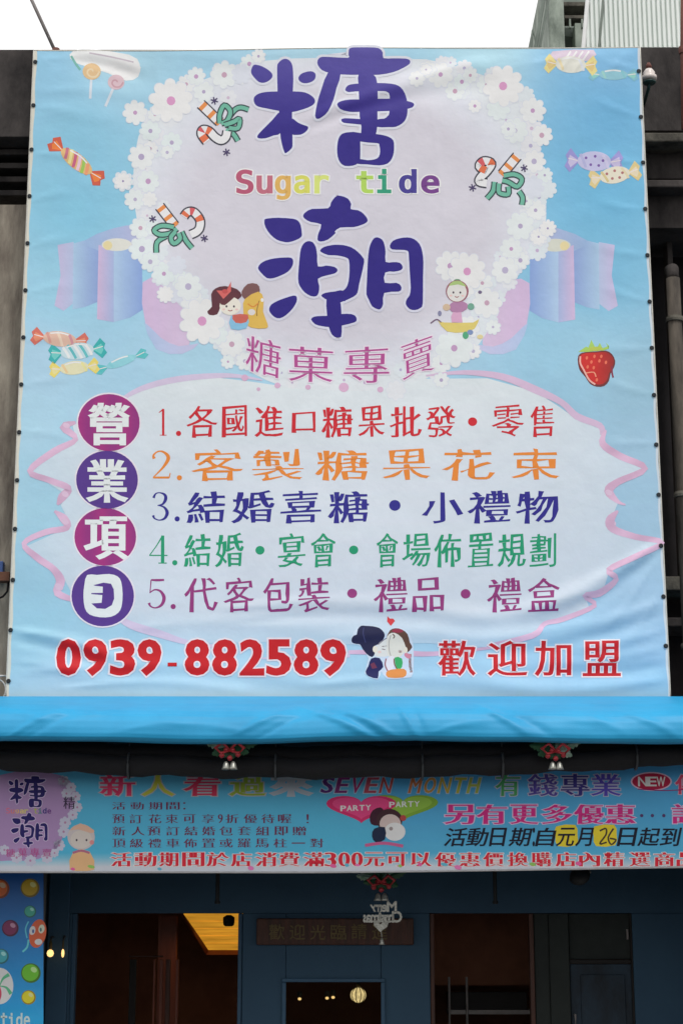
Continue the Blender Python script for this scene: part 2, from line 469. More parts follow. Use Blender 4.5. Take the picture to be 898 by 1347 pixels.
# insulator on the dark wall
M_porc = mat('glazed_porcelain', lc((222,212,206)), 0.25, 0.1, 8, 0)
M_teal = mat('dark_green_metal', (0.02, 0.06, 0.055), 0.4, 0.2, 8, 0.1)
ins = thing('insulator', 'small white porcelain insulator with red cap on the wall beside the upper right banner corner', 'insulator', P(853, 100, 13.8))
o = P(853, 98, 13.8)
MB().lathe(o, [(0.03,-0.055),(0.06,-0.05),(0.064,-0.02),(0.045,-0.01),(0.05,0.015),(0.03,0.045),(0.018,0.05)], 18).build('porcelain_body', M_porc, ins, True)
MB().lathe(o + Vector((0,0,0.075)), [(0.022,-0.022),(0.026,0),(0.012,0.03)], 14).build('cap', M_rust, ins, True)
MB().tube([o+Vector((0,0.0,-0.055)), o+Vector((0,0.05,-0.1)), o+Vector((0,0.3,-0.12))], 0.014, 8).build('bracket', M_teal, ins, True)
MB().lathe(o+Vector((0,0,-0.068)), [(0.05,-0.012),(0.055,0),(0.03,0.012)], 16).build('base_ring', M_teal, ins, True)

# ------------------------------------------------------------------ buildings above / behind
M_clad = mat('pale_metal_cladding', (0.84,0.88,0.85), 0.4, 0.12, 2.5, 0.05, 30, metal=0.0, stretch=(1,1,0.4), col2=(0.72,0.78,0.74))
M_trim = mat('white_metal_trim', (0.85,0.86,0.85), 0.4, 0.1, 8, 0.05)
M_grn = mat('stained_grey_green_render', lc((184,194,182)), 0.9, 0.3, 3, 0.4, 20, col2=lc((92,102,94)), stretch=(1,1,0.5))
M_grn2 = mat('grey_green_metal', lc((132,142,134)), 0.85, 0.3, 3, 0.3, 20)  # plain grey-green for struts, trim and loggia back
clad = thing('corrugated_metal_shed', 'pale grey-green corrugated metal cladding rising above the upper right banner corner', 'shed', P(840, 60, 17))
YC = 17.0; xl = P(768, 60, YC).x; xl2 = P(790, -120, YC).x; xr = P(1010, 0, YC).x; zb = P(800, 63, YC).z; zt = P(800, -160, YC).z
mb = MB(); xs = xl + 0.0; n = 0; vs = []; pitch = 0.049*1.0
while xs < xr:
    for (dx, dy) in ((0, 0), (pitch*0.34, 0), (pitch*0.46, -0.034), (pitch*0.88, -0.034)): vs.append((xs+dx, YC+dy))
    xs += pitch
def left_edge(z): return xl + (xl2-xl) * (z-zb)/(zt-zb)
V = []; F = []; rows = 8
for j in range(rows+1):
    z = zb + (zt-zb)*j/rows
    for (x, y) in vs:
        V.append((max(x, left_edge(z)), y, z - (0.012 if (j == 0 and y < YC) else 0)))
nn = len(vs)
for j in range(rows):
    for i in range(nn-1): F.append((j*nn+i, j*nn+i+1, (j+1)*nn+i+1, (j+1)*nn+i))
mbc = MB(); mbc.v = V; mbc.f = F
cl = mbc.build('corrugated_sheet', M_clad, clad); sm_ = cl.modifiers.new('thickness', 'SOLIDIFY'); sm_.thickness = 0.004; sm_.offset = 1
MB().tube([(left_edge(zb)-0.02, YC-0.04, zb-0.05), (left_edge(zt)-0.02, YC-0.04, zt)], 0.022, 6).build('corner_trim', M_trim, clad)
MB().tube([(left_edge(zb)+0.14, YC-0.045, zb-0.05), (left_edge(zt)+0.14, YC-0.045, zt)], 0.012, 6).build('corner_trim', M_grn2, clad)
MB().box((xl-0.1, YC+0.02, zb-0.6), (xr, YC+1.8, zb-0.03)).build('base_wall', M_dark, clad)
MB().box((left_edge(zb)+0.55, YC+0.05, zb-0.03), (xr, YC+1.8, zt-0.3)).build('inner_wall', M_grn2, clad)

rear = thing('rear_building', 'grimy grey-green rear building with a dark loggia seen left of the corrugated cladding', 'building', P(750, 60, 20))
YR = 20.0
ppart('wall', M_grn, 722, -60, 742, 140, YR, 3, rear, 0.01)
ppart('recess_back', M_grn2, 742, -60, 800, 140, YR+1.2, 0.3, rear, 0)
ppart('pillar', M_grn, 757, 30, 772, 140, YR+0.3, 0.3, rear, 0.01)
ppart('lintel', M_grn2, 742, 36, 800, 48, YR+0.5, 0.3, rear, 0.01)
ppart('ledge', M_ledge, 740, 2, 800, 8, YR+0.2, 0.5, rear, 0.01)
for (xa, ya, xb, yb, r) in ((719, -30, 703, 70, 0.022), (726, -30, 708, 70, 0.016), (700, 40, 697, 70, 0.014)):
    MB().tube([P(xa, ya, YR-0.6), P(xb, yb, YR-0.6)], r, 6).build('roof_strut', M_grn2, rear)
MB().tube([P(700.5, 38, YR-0.6), P(704, 56, YR-0.6)], 0.008, 6).build('roof_strut', M_grn2, rear)
ppart('balcony_rail', M_ledge, 742, 20, 800, 24, YR+0.1, 0.06, rear, 0.004)
for px in (748, 764, 779, 793): ppart('baluster', M_grn, px, 24.5, px+2.4, 36, YR+0.1, 0.05, rear, 0.003)
ppart('shutter', M_ledge, 744, 50, 756, 140, YR+0.9, 0.1, rear, 0.01)

M_steel = mat('dull_grey_steel', lc((142,136,134)), 0.6, 0.3, 8, 0.1, metal=0.2)
pol = thing('leaning_pole', 'thin grey steel pole leaning above the upper left banner corner', 'pole', P(72, 64, 13.9))
MB().tube([P(75, 72, 13.9), P(42, 0, 13.9), P(18, -52, 13.9)], 0.0155, 8).build('rod', M_steel, pol, True)
MB().lathe(P(74, 67, 13.9), [(0.03,-0.02),(0.034,0),(0.03,0.02)], 12).build('clamp', M_rust, pol)

# small clutter at the left edge
M_blue = mat('blue_plastic', lc((60,90,150)), 0.5, 0.2, 6, 0.1)
M_brn = mat('rust_brown_metal', lc((110,72,54)), 0.8, 0.3, 9, 0.2)
brk = thing('wall_bracket', 'blue and rust-brown wall bracket poking out beside the left banner edge', 'bracket', P(5, 760, 13.95))
ppart('mount_plate', M_blue, -8, 738, 4, 764, 14.02, 0.08, brk, 0.004)
ppart('arm', M_brn, -8, 752, 13, 764, 13.9, 0.10, brk, 0.004)
MB().tube([P(-6, 788, 13.95), P(4, 785, 13.93), P(10, 778, 13.95), P(12, 764, 13.95)], 0.009, 8).build('wire_loop', M_black, brk, True)
hp = thing('metal_hoop', 'pale wire hoop hanging at the lower left edge beside the banner', 'hoop', P(0, 903, 13.75))
c0 = P(-4, 908, 13.8); MB().tube([c0 + Vector((math.cos(q/20*2*math.pi)*0.07, 0, math.sin(q/20*2*math.pi)*0.085)) for q in range(21)], 0.006, 6, False).build('ring', M_trim, hp, True)
MB().tube([P(-20, 889, 13.78), P(10, 889, 13.78)], 0.007, 6).build('rail', M_trim, hp, True)

# ================================================================== MAIN BANNER
YB = 13.70
def edge_in(X, Y):
    tl = 66.5 + (62-66.5)*(X-45)/796
    d = np.minimum(np.minimum(X - (45-37*(Y-66)/852), (841+40*(Y-62)/854) - X), np.minimum(Y-tl, 945-Y))
    return 0.25 + 0.75*np.clip(d/26, 0, 1)
ridges = [
 # lower right tension folds fanning from the edge
 (868,714,684,806,10,.034),(872,722,700,834,10,-.024),(874,790,660,842,11,.026),(878,806,640,862,9,-.016),(880,826,740,852,8,.018),(884,850,600,874,9,.012),(884,874,700,884,10,-.022),(884,892,640,900,9,.018),
 (800,770,560,820,10,.014),(852,752,792,830,6,.012),(866,780,820,850,6,.012),(760,820,560,838,8,.010),
 # bottom sag
 (12,828,160,868,7,.026),(14,842,150,884,8,-.018),(20,870,120,892,8,.012),(40,884,420,897,9,.013),(300,800,640,812,9,.013),(330,818,640,828,9,-.012),(420,900,700,906,9,.016),(90,905,330,910,6,.012),
 (450,838,700,846,11,.012),(180,826,460,832,9,.008),
 # top ripples
 (75,76,330,80,6,.012),(100,68,185,88,6,.022),(104,80,190,104,6,-.016),(350,72,640,84,8,.013),(420,150,660,88,12,.022),(400,172,640,112,10,-.016),(700,84,838,72,6,.012),(738,92,760,66,3.5,.012),(755,94,778,66,3.5,.011),(724,90,742,68,3,.010),
 (805,90,830,66,4,.009),(60,120,210,132,9,.010),(560,100,700,72,8,.012),(60,150,190,170,10,.006),(200,150,240,480,12,.004),(690,300,840,280,16,.004),
 # long faint panel seams / sag
 (205,70,190,500,5,.003),(560,90,566,800,4,.0026),(345,80,330,880,4,.0026),(750,80,775,800,4,.003),(445,60,446,900,3,.002)]
ridges = [(a, b, c, d, w, h*(0.42 if b < 200 else 0.58)) for a, b, c, d, w, h in ridges]
for i in range(9):
    gy = 82 + i*61; gx = 45-37*(gy-66)/852
    ridges.append((gx+2, gy, gx+60, gy+random.uniform(-14, 14), 5, .004))
    gx = 841+40*(gy-62)/854; ridges.append((gx-2, gy+10, gx-64, gy+random.uniform(-14, 14), 5, .004))
waves = [(0.009, 0.013, 0.4, .008), (-0.017, 0.011, 1.0, .004), (0.004, 0.031, 2.0, .0022), (0.038, 0.012, 0.3, .0011), (0.012,-0.043,1.2,.0010)]
SB = Surf(YB, None, -20, 40, 920, 960, ridges, waves, K=1.16, edge=edge_in)

BG = [(60,100,142,192,220),(150,85,170,208,228),(100,180,133,190,215),(100,280,128,190,216),(80,380,150,200,222),(60,470,170,203,224),(260,470,168,205,226),(40,560,168,205,225),(30,660,162,204,222),(30,760,150,192,212),(40,830,150,196,215),(80,905,166,198,218),(300,905,172,205,224),(450,900,165,200,220),
      (600,470,160,200,222),(640,900,158,196,220),(800,900,146,190,218),(860,900,138,188,218),(400,70,168,206,228),(640,74,172,210,230),(800,85,128,182,220),(800,150,106,172,212),(800,250,108,178,214),(780,360,118,182,214),(760,450,150,194,216),(840,500,150,188,208),(850,600,158,192,214),(860,700,156,190,212),(840,780,158,190,216),(860,850,150,186,216)]
BGa = np.array(BG, float)
def bgc(x, y):
    w = 1/(((BGa[:,0]-x)**2 + (BGa[:,1]-y)**2 + 900)**1.3); return tuple((BGa[:,2:]*w[:,None]).sum(0)/w.sum())
banner = thing('shop_banner', 'huge printed vinyl banner of a candy shop laced up above the blue awning', 'banner', (0, YB, 0))
# sheet
def lx(t): return 45 - 37*t + 0.7*math.sin(t*math.pi*28)
def rx_(t): return 841 + 40*t - 0.6*math.sin(t*math.pi) - 0.8*math.sin(t*math.pi*26)
def ty(s_): return 66.5 - 4.5*s_ + 1.2*math.sin(s_*9)
N_ = 90
outl = [(lx(0)*(1-k/60)+rx_(0)*k/60, ty(k/60)) for k in range(61)] + [(rx_(k/N_), 62+859*k/N_) for k in range(1, N_+1)] + [(lx(k/N_), 66.5+854.5*k/N_) for k in range(N_, 0, -1)]
ik = Ink(SB, 0); ik.poly(outl, bgc)
sheet = ik.build('sheet', M_vinyl, banner)
for side in (0, 1):
    ik = Ink(SB, 1)
    for k in range(N_):
        a, b = k/N_, (k+1)/N_
        if side: ik.raw([(rx_(a), 62+859*a), (rx_(a)-3, 62+859*a), (rx_(b)-3, 62+859*b), (rx_(b), 62+859*b)], [(0,1,2),(0,2,3)], (196,206,214), False)
        else: ik.raw([(lx(a), 66.5+854.5*a), (lx(a)+4.2, 66.5+854.5*a), (lx(b)+4.2, 66.5+854.5*b), (lx(b), 66.5+854.5*b)], [(0,1,2),(0,2,3)], (206,204,192), False)
    ik.build('welded_edge_strip', M_vinyl, banner)
# thickness is given by a hem rope all round the edge
hem = []
for k in range(0, 61): t = k/60; hem.append(SB.map(45-37*t, 66.5+854.5*t, -0.004))
M_hem = mat('white_hem', lc((205,203,194)), 0.7, 0.2, 20, 0.1)
MB().tube(hem, 0.007, 6).build('hem_rope', M_hem, banner, True)
hem = [SB.map(841+40*k/60, 62+859*k/60, -0.004) for k in range(61)]
MB().tube(hem, 0.007, 6).build('hem_rope', M_hem, banner, True)
hem = [SB.map(45+796*k/80, 66.5-4.5*k/80+1.2*math.sin(k/80*9), -0.004) for k in range(81)]
MB().tube(hem, 0.007, 6).build('hem_rope', M_hem, banner, True)
# grommets
M_grom = mat('dark_grommet', (0.025, 0.03, 0.035), 0.35, 0.2, 8, 0, metal=0.6)
gm = MB().lathe((0,0,0), [(0.008,0.0),(0.016,-0.001),(0.018,-0.004),(0.013,-0.006),(0.007,-0.005)], 14, axis='Y')
gme = None
def grommet(px, py):
    global gme
    p = SB.map(px, py, 0.004)
    if gme is None:
        o_ = gm.build('grommet', M_grom, None, True); gme = o_
    else: o_ = gme.copy(); COL.objects.link(o_)
    o_.parent = banner; o_.location = p - Vector(banner.location)
for y in (82, 139, 197, 258, 320, 382, 444): grommet(45.5-37*(y-66)/852+2.2, y)
for y in (506, 569, 632, 696, 763, 829, 896): grommet(45.5-37*(y-66)/852+2.2, y)
for y in (94, 154, 214, 275, 336, 397, 458, 520, 585, 651, 718, 785, 850): grommet(841+40*(y-62)/854-3.2, y)
M_cord = mat('white_cord', (0.5, 0.5, 0.48), 0.8, 0.2, 20, 0.1)

# ---- lilac cloud behind the title
ik = Ink(SB, 1)
mir = lambda pts: [(884-p[0], p[1]) for p in pts]
def ribbon(ik, f):
    def grad(c0, c1, xa, xb):
        def g(x, y):
            if f: x = 884-x
            t = min(1, max(0, (x-xa)/(xb-xa))); return tuple(c0[i]*(1-t)+c1[i]*t for i in range(3))
        return g
    q = mir if f else (lambda p: p)
    ik.poly(q([(76,322),(97,318),(98,398),(84,409),(72,402),(80,362)]), grad((190,182,214),(176,188,218),76,97))
    ik.poly(q([(97,320),(112,316),(132,306),(132,396),(112,404),(96,407)]), grad((166,194,220),(136,158,206),97,132))
    ik.poly(q([(112,316),(150,300),(180,296),(196,304),(190,332),(168,338),(140,322),(130,330)]), grad((148,176,212),(176,178,210),112,190), 2)
    ik.poly(q([(130,322),(150,328),(187,322),(188,408),(172,418),(150,424),(128,420)]), grad((200,178,210),(158,176,214),130,152))
    ik.poly(q([(150,328),(187,322),(188,408),(172,418),(150,424)]), grad((168,194,222),(134,160,210),152,187))
    ik.ell(884-154 if f else 154, 322, 20, 8.5, lambda x, y: (214,214,206) if not f else (206,208,196), 0.0)
    ik.ell(884-142 if f else 142, 323, 6, 6, (222,208,160))
    ik.poly(q([(188,372),(214,368),(238,380),(250,452),(236,456),(212,446),(192,428)]), grad((202,178,210),(206,186,212),188,250), 2)
    ik.poly(q([(190,424),(212,445),(236,456),(262,452),(240,466),(206,460)]), grad((170,190,222),(190,190,220),190,250), 2)
ribbon(ik, False); ik.build('ribbon_print', M_vinyl, banner, 'pink and blue folded ribbon on the left side')
ik = Ink(SB, 1); ribbon(ik, True); ik.build('ribbon_print', M_vinyl, banner, 'pink and blue folded ribbon on the right side')

ik = Ink(SB, 2)
blob = [(240,118),(290,96),(345,80),(420,76),(480,78),(560,78),(610,92),(655,108),(684,130),(700,160),(712,205),(718,262),(714,312),(690,350),(668,380),(650,418),(630,452),(590,482),(540,506),(480,516),(400,514),(350,500),(312,478),(282,452),(250,416),(218,382),(194,344),(182,300),(176,250),(178,200),(192,160)]
def lil(x, y):
    r = math.hypot((x-443)/265, (y-285)/215); t = min(1, max(0, (r-0.72)/0.3)); k = 1 if y < 420 else 0
    a = (204,201,211); b = (214,219,228); t = max(t, min(1, max(0, (y-440)/50)))
    return tuple(a[i]*(1-t)+b[i]*t for i in range(3))
ik.poly(blob, lil, 2)
ik.build('title_ground_print', M_vinyl, banner)

# ---- flowers
def flower(ik, x, y, r, c=(219,223,232), cc=(188,150,184), n=8, edge=True, cr=0.2):
    ph = (x*7+y*3) % 6.28
    def ring(rad, k=0.24):
        pts = []
        for i in range(n*6):
            q = 2*math.pi*i/(n*6); rr = rad*(1-k+k*abs(math.cos(n*q/2))**0.7*1.0)
            pts.append((x+rr*math.cos(q+ph), y+rr*math.sin(q+ph)))
        return pts
    ik.mark('printed_flower')
    if edge: ik.poly(ring(r+1.1), (209,213,223))
    ik.poly(ring(r), c)
    ik.ell(x, y, r*cr, r*cr*1.05, cc, 0, 10)
FL = [(178,148,16),(198,172,14),(186,206,17),(162,238,13),(195,238,15),(178,262,14),(197,262,10),(226,187,14),(198,195,10),(245,110,12),(268,120,14),(258,100,12),(295,98,18),(318,97,13),(328,84,12),(340,74,9),(185,300,14),(202,300,10),
      (220,200,9),(204,150,10),(579,99,17),(598,120,13),(607,108,11),(618,100,10),(562,92,12),(548,104,11),(655,143,16),(677,172,17),(640,112,14),(700,146,17),(712,178,14),(668,170,10),(702,212,15),(700,246,15),(704,276,14),(716,230,10),(684,297,19),(708,312,12),(672,327,15),(664,355,18),(684,342,12),(592,350,20),(612,380,12),(634,372,14),
      (640,398,20),(597,458,25),(616,430,15),(580,478,13),(187,328,17),(198,345,13),(216,361,16),(254,399,16),(248,378,18),(233,350,12),(236,368,12),(305,453,18),(286,440,14),(322,475,12),(300,476,9),(560,92,8),(624,140,9),(276,148,8),(648,430,10),(580,500,10),(622,462,10),(692,264,9)]
FF = []; rf = random.Random(11)
bl = smooth(blob, 3)
for k in range(0, len(bl)):
    x, y = bl[k]; dx, dy = 443-x, 285-y; l = math.hypot(dx, dy)
    if y < 95 and 340 < x < 545: continue
    for q in range(2):
        t = rf.uniform(-4, 34); FF.append((x+dx/l*t+rf.uniform(-5, 5), y+dy/l*t+rf.uniform(-5, 5), rf.uniform(7.5, 14)))
ik = Ink(SB, 2.5, cyc=20)
for (x, y, r) in FF[::2]: flower(ik, x, y, r, c=(214+rf.randint(-3, 4), 219, 229), cc=rf.choice([(190,170,200),(176,170,200),(200,180,200)]), edge=rf.random() < 0.5, cr=0.18)
ik.build('flower_border', M_vinyl, banner, 'small pale background flowers')
ik = Ink(SB, 3.9, cyc=20); BIG = [(225,132,29),(661,114,27),(266,423,30),(614,357,25)]
for (x, y, r) in FL: flower(ik, x, y, r, c=(218+random.randint(-4,4),)*1 + (223, 232), cc=random.choice([(186,150,186),(172,160,190),(178,170,196),(192,158,178)]), cr=random.choice((.17,.2,.24)))
ik.build('flower_border', M_vinyl, banner)
ik = Ink(SB, 5.5)
for (x, y, r) in BIG: flower(ik, x, y, r, (224,227,235), (208,150,190), 9, True, 0.2)
for (x, y) in ((218,388),(708,311),(162,238),(720,300)): flower(ik, x, y, 11, (226,228,236), (150,140,176), 10, True, 0.13)
ik.build('flower_border', M_vinyl, banner, 'larger white daisies printed round the title')

# ---- white price-list cloud and pink border
ik = Ink(SB, 3)
cl_out = [(200,508),(260,494),(330,502),(400,512),(480,514),(560,498),(640,498),(704,516),(735,536),(758,552),(792,566),(797,592),(846,617),(808,636),(800,648),(812,662),(800,690),(812,702),(868,714),(800,752),(792,780),(770,786),(776,802),(722,820),(700,836),(650,852),(560,846),(460,848),(380,844),(290,846),(250,846),(214,838),(180,822),(120,800),(98,786),(86,764),(66,744),(36,718),(80,698),(92,688),(80,664),(90,652),(42,622),(70,596),(100,578),(96,560),(130,540),(160,524)]
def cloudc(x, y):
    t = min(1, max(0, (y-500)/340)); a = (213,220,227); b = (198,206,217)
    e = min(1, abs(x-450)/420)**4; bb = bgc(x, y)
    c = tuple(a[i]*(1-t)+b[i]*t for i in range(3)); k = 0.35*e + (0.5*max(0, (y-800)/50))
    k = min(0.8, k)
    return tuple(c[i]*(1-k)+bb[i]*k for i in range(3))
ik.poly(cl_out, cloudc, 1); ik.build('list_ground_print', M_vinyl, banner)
ik = Ink(SB, 4); pk = (208,172,198); pk2 = (212,184,206)
for n_st, st in enumerate(([(150,532,3),(185,512,7),(235,499,8),(300,494,6),(345,500,2)],
           [(560,494,2),(610,490,6),(660,496,9),(705,514,10),(738,530,8),(758,548,9),(788,560,8),(792,572,7)],
           [(100,556,4),(84,562,10),(100,578,7),(72,594,9),(40,620,8),(66,632,8),(90,642,9),(82,654,11),(76,664,3)],
           [(72,672,3),(84,682,11),(88,694,8),(60,700,8),(32,715,7),(50,734,9),(70,748,9),(80,764,12),(76,780,10),(100,790,6)],
           [(150,808,4),(172,822,10),(210,834,10),(250,846,6),(300,852,3)],
           [(796,566,3),(792,584,9),(815,600,9),(848,616,8),(812,634,9),(800,646,12),(812,660,5),(822,664,2)],
           [(812,672,3),(802,684,12),(806,696,10),(835,706,8),(870,714,7),(836,732,8),(800,750,8),(810,762,7),(788,780,9),(768,784,6),(782,796,6),(740,814,7),(716,820,6),(700,836,8),(640,850,5)],
           [(458,858,5),(520,858,8),(570,860,6),(660,850,3)], [(345,866,2),(410,864,4),(460,862,6)])):
    ik.stroke(st, 6, (204,190,214) if n_st in (0, 4, 8) else (206,180,206) if n_st == 1 else (lambda x, y: tuple(v + 9*math.sin(x*0.09+y*0.13) for v in pk)))
for (x, y, w) in ((88,560,5),(86,650,5),(86,686,5),(78,772,6),(800,648,5),(804,688,6)): ik.ell(x, y, w, w*0.7, pk2, 0.5)
ik.build('cloud_border_print', M_vinyl, banner)
ik = Ink(SB, 5)
for (x, y, r) in ((322,497,4.5),(365,507,4),(405,509,3.5),(452,509,6.5),(500,512,4),(340,512,2.5)): ik.mark('dot'); ik.ell(x, y, r, r*0.95, (208,170,198))
ik.build('pink_dot_print', M_vinyl, banner)

# ---- title characters
def Z(ox, oy, k): return lambda pts: [(ox+x/k, oy+y/k) for x, y in pts]
A_ = Z(325, 60, 7.483); B_ = Z(405, 60, 6.414); C_ = Z(330, 255, 7.092); D_ = Z(440, 255, 6.908)
TANG = [A_([(40,240),(60,195),(90,188),(150,205),(210,240),(245,275),(248,310),(215,345),(170,365),(120,360),(80,325),(45,280)]),
 A_([(295,215),(305,175),(340,140),(380,130),(415,145),(440,180),(450,230),(455,330),(450,450),(442,640),(445,800),(447,960),(440,1010),(385,1058),(365,1045),(340,960),(325,860),(320,700),(305,560),(298,400)]),
 A_([(65,530),(75,500),(120,470),(200,455),(290,452),(450,452),(540,457),(600,475),(650,510),(668,545),(655,580),(600,612),(530,635),(440,655),(300,640),(200,620),(110,600),(75,570)]),
 A_([(505,315),(530,280),(570,262),(625,252),(665,268),(675,300),(660,340),(615,365),(560,372),(515,350)]),
 A_([(345,640),(250,730),(190,790),(130,850),(100,890),(115,912),(180,912),(260,885),(345,845)]),
 A_([(420,710),(500,760),(560,785),(600,800),(590,835),(550,868),(500,880),(420,860)]),
 B_([(78,145),(90,110),(120,95),(200,97),(338,103),(341,80),(345,35),(365,18),(440,15),(560,17),(605,28),(630,60),(636,106),(720,108),(820,110),(858,125),(855,155),(800,190),(720,225),(600,248),(450,248),(280,245),(150,222),(100,190)]),
 B_([(175,215),(275,235),(240,360),(215,460),(170,560),(120,605),(80,622),(60,595),(80,480),(110,380)]),
 B_([(430,235),(545,240),(585,330),(585,560),(583,690),(570,760),(560,800),(455,790),(450,690),(435,600),(430,450),(425,330)]),
 B_([(315,370),(335,340),(400,325),(585,320),(700,328),(760,345),(800,380),(825,430),(835,480),(838,560),(825,620),(795,660),(740,690),(680,693),(570,690),(570,632),(640,622),(670,600),(685,570),(688,430),(670,400),(640,392),(585,392),(400,392),(345,397),(318,385)]),
 B_([(245,500),(280,475),(350,463),(430,462),(700,450),(840,470),(890,490),(888,515),(850,535),(700,555),(430,562),(340,560),(270,540)]),
 B_([(280,630),(310,615),(440,625),(470,630),(470,675),(450,672),(380,665),(300,655)]),
 B_([(245,880),(250,820),(270,765),(320,738),(440,742),(440,820),(440,960),(425,995),(380,1018),(310,1020),(270,990),(250,940)]),
 B_([(425,742),(600,755),(680,775),(718,805),(725,850),(722,910),(705,960),(670,1000),(600,1016),(500,1008),(400,1000),(420,962),(500,972),(560,965),(595,945),(607,900),(600,845),(580,828),(425,812)])]
c3 = lambda *p: C_(p); c4 = lambda *p: D_(p)
CHAO = [C_([(125,250),(150,232),(260,225),(390,235),(440,255),(465,300),(475,370),(470,405),(420,435),(350,455),(300,450),(240,430),(180,380),(135,310)]),
 C_([(68,690),(90,655),(140,625),(220,605),(320,597),(375,600),(395,630),(385,680),(345,730),(280,765),(210,790),(150,790),(100,745),(75,715)]),
 C_([(170,1075),(190,1035),(250,1000),(330,970),(400,950),(428,965),(425,1010),(390,1070),(330,1130),(270,1162),(220,1150),(180,1110)]),
 c3((487,205),(510,175),(570,145),(720,140),(745,90),(780,40),(810,20)) + c4((10,20),(60,25),(120,50),(150,100),(145,145),(210,155),(260,185),(298,235),(290,265),(240,290),(170,308),(50,312),(0,350)) + c3((790,370),(720,430),(650,450),(620,430),(630,370),(655,290),(560,268),(500,235)),
 C_([(455,590),(465,520),(490,470),(530,445),(575,455),(605,500),(618,580),(625,680),(700,672),(780,685),(808,715),(780,745),(700,765),(625,795),(637,860),(632,920),(610,955),(560,955),(500,920),(455,860),(440,800),(445,700)]),
 c3((645,530),(680,500),(740,485)) + c4((0,467),(80,470),(150,490),(210,530),(255,580),(268,620),(240,750),(220,830),(208,895),(170,935),(55,985),(0,995),(0,888),(60,885),(100,860),(125,800),(135,700),(130,610),(110,585),(60,570),(0,562)) + c3((720,575),(660,550)),
 c3((655,950),(690,925),(790,910),(860,903),(880,1000),(790,990),(705,985),(680,972)),
 c3((705,960),(780,950)) + c4((20,960),(50,980),(60,1050),(65,1195),(60,1290),(30,1308)) + c3((840,1330),(800,1338),(755,1310),(725,1235),(710,1135)),
 c3((560,1170),(590,1145),(650,1138),(740,1135)) + c4((60,1090),(150,1090),(190,1110),(200,1140),(180,1165),(60,1195)) + c3((740,1240),(660,1232),(600,1215)),
 c4((310,520),(325,460),(355,410),(390,400),(430,420),(450,460),(462,530),(462,620),(530,622),(590,628),(618,665),(600,695),(540,708),(460,715),(455,808),(560,808),(600,835),(605,865),(580,888),(450,900),(440,1000),(420,1040),(395,1048),(340,1020),(310,960),(288,910),(292,800),(300,620)),
 c4((500,475),(530,430),(590,408),(660,400),(720,415),(770,460),(795,530),(805,620),(802,760),(800,990),(780,1035),(730,1055),(680,1045),(645,1000),(655,955),(680,920),(690,850),(680,700),(672,560),(660,520),(600,512),(520,508))]
def big_char(polys, surf, T, name, m, parent, layer, hc, col, label=None, hw=3.2):
    if hc:
        ik = Ink(surf, layer, T)
        for p in polys: ik.halo(p, hc, hw, 2)
        ik.build('lettering_outline', m, parent)
    ik = Ink(surf, layer+1, T)
    for p in polys: ik.mark('stroke'); ik.poly(p, col, 2)
    return ik.build(name, m, parent, label)
ttl = lambda x, y: tuple(np.array((84,76,154))*max(0, min(1, (175-y)/110)) + np.array((44,32,126))*(1-max(0, min(1, (175-y)/110))))  # lighter towards the top: gloss sheen painted into the ink
big_char(TANG, SB, None, 'title_character', M_vinyl, banner, 7.2, (210,212,230), ttl, 'large dark blue brush character at the top')
big_char(CHAO, SB, None, 'title_character', M_vinyl, banner, 7.2, (208,208,226), (42,30,124), 'large dark blue brush character below the small latin words')

# ---- "Sugar tide"
ik = Ink(SB, 6); MONO = 'DejaVuSansMono.woff2'
for ch, x0, x1, y0, y1, c in (('S',312,332,224,254,(176,84,112)),('u',339,357,232,254,(186,106,124)),('g',363,381,232,262,(214,170,92)),('a',388,406,232,254,(206,206,96)),('r',415,431,232,254,(206,216,120)),
                              ('t',470,489,227,254,(170,204,92)),('i',497,513,224,254,(44,148,116)),('d',526,546,224,254,(66,58,140)),('e',555,576,232,254,(112,60,132))):
    ik.char(ch, (x0, y0, x1, y1), c, 0.028, 0.022, fn=MONO, outline=(226,224,226), ow=0.03)
ik.build('latin_lettering', M_vinyl, banner)
# ---- slogan
ik = Ink(SB, 7); sc = (172,76,140)
for ch, q in (('糖',((324,440),(370,450),(368,499),(323,487))),('菓',((378,454),(440,458),(437,503),(380,502))),('專',((452,457),(513,453),(511,504),(452,503))),('賣',((526,453),(569,438),(571,486),(529,501)))):
    ik.char(ch, None, sc, 0.002, -0.008, quad=q, outline=(222,212,228), ow=0.03)
ik.build('slogan_lettering', M_vinyl, banner)

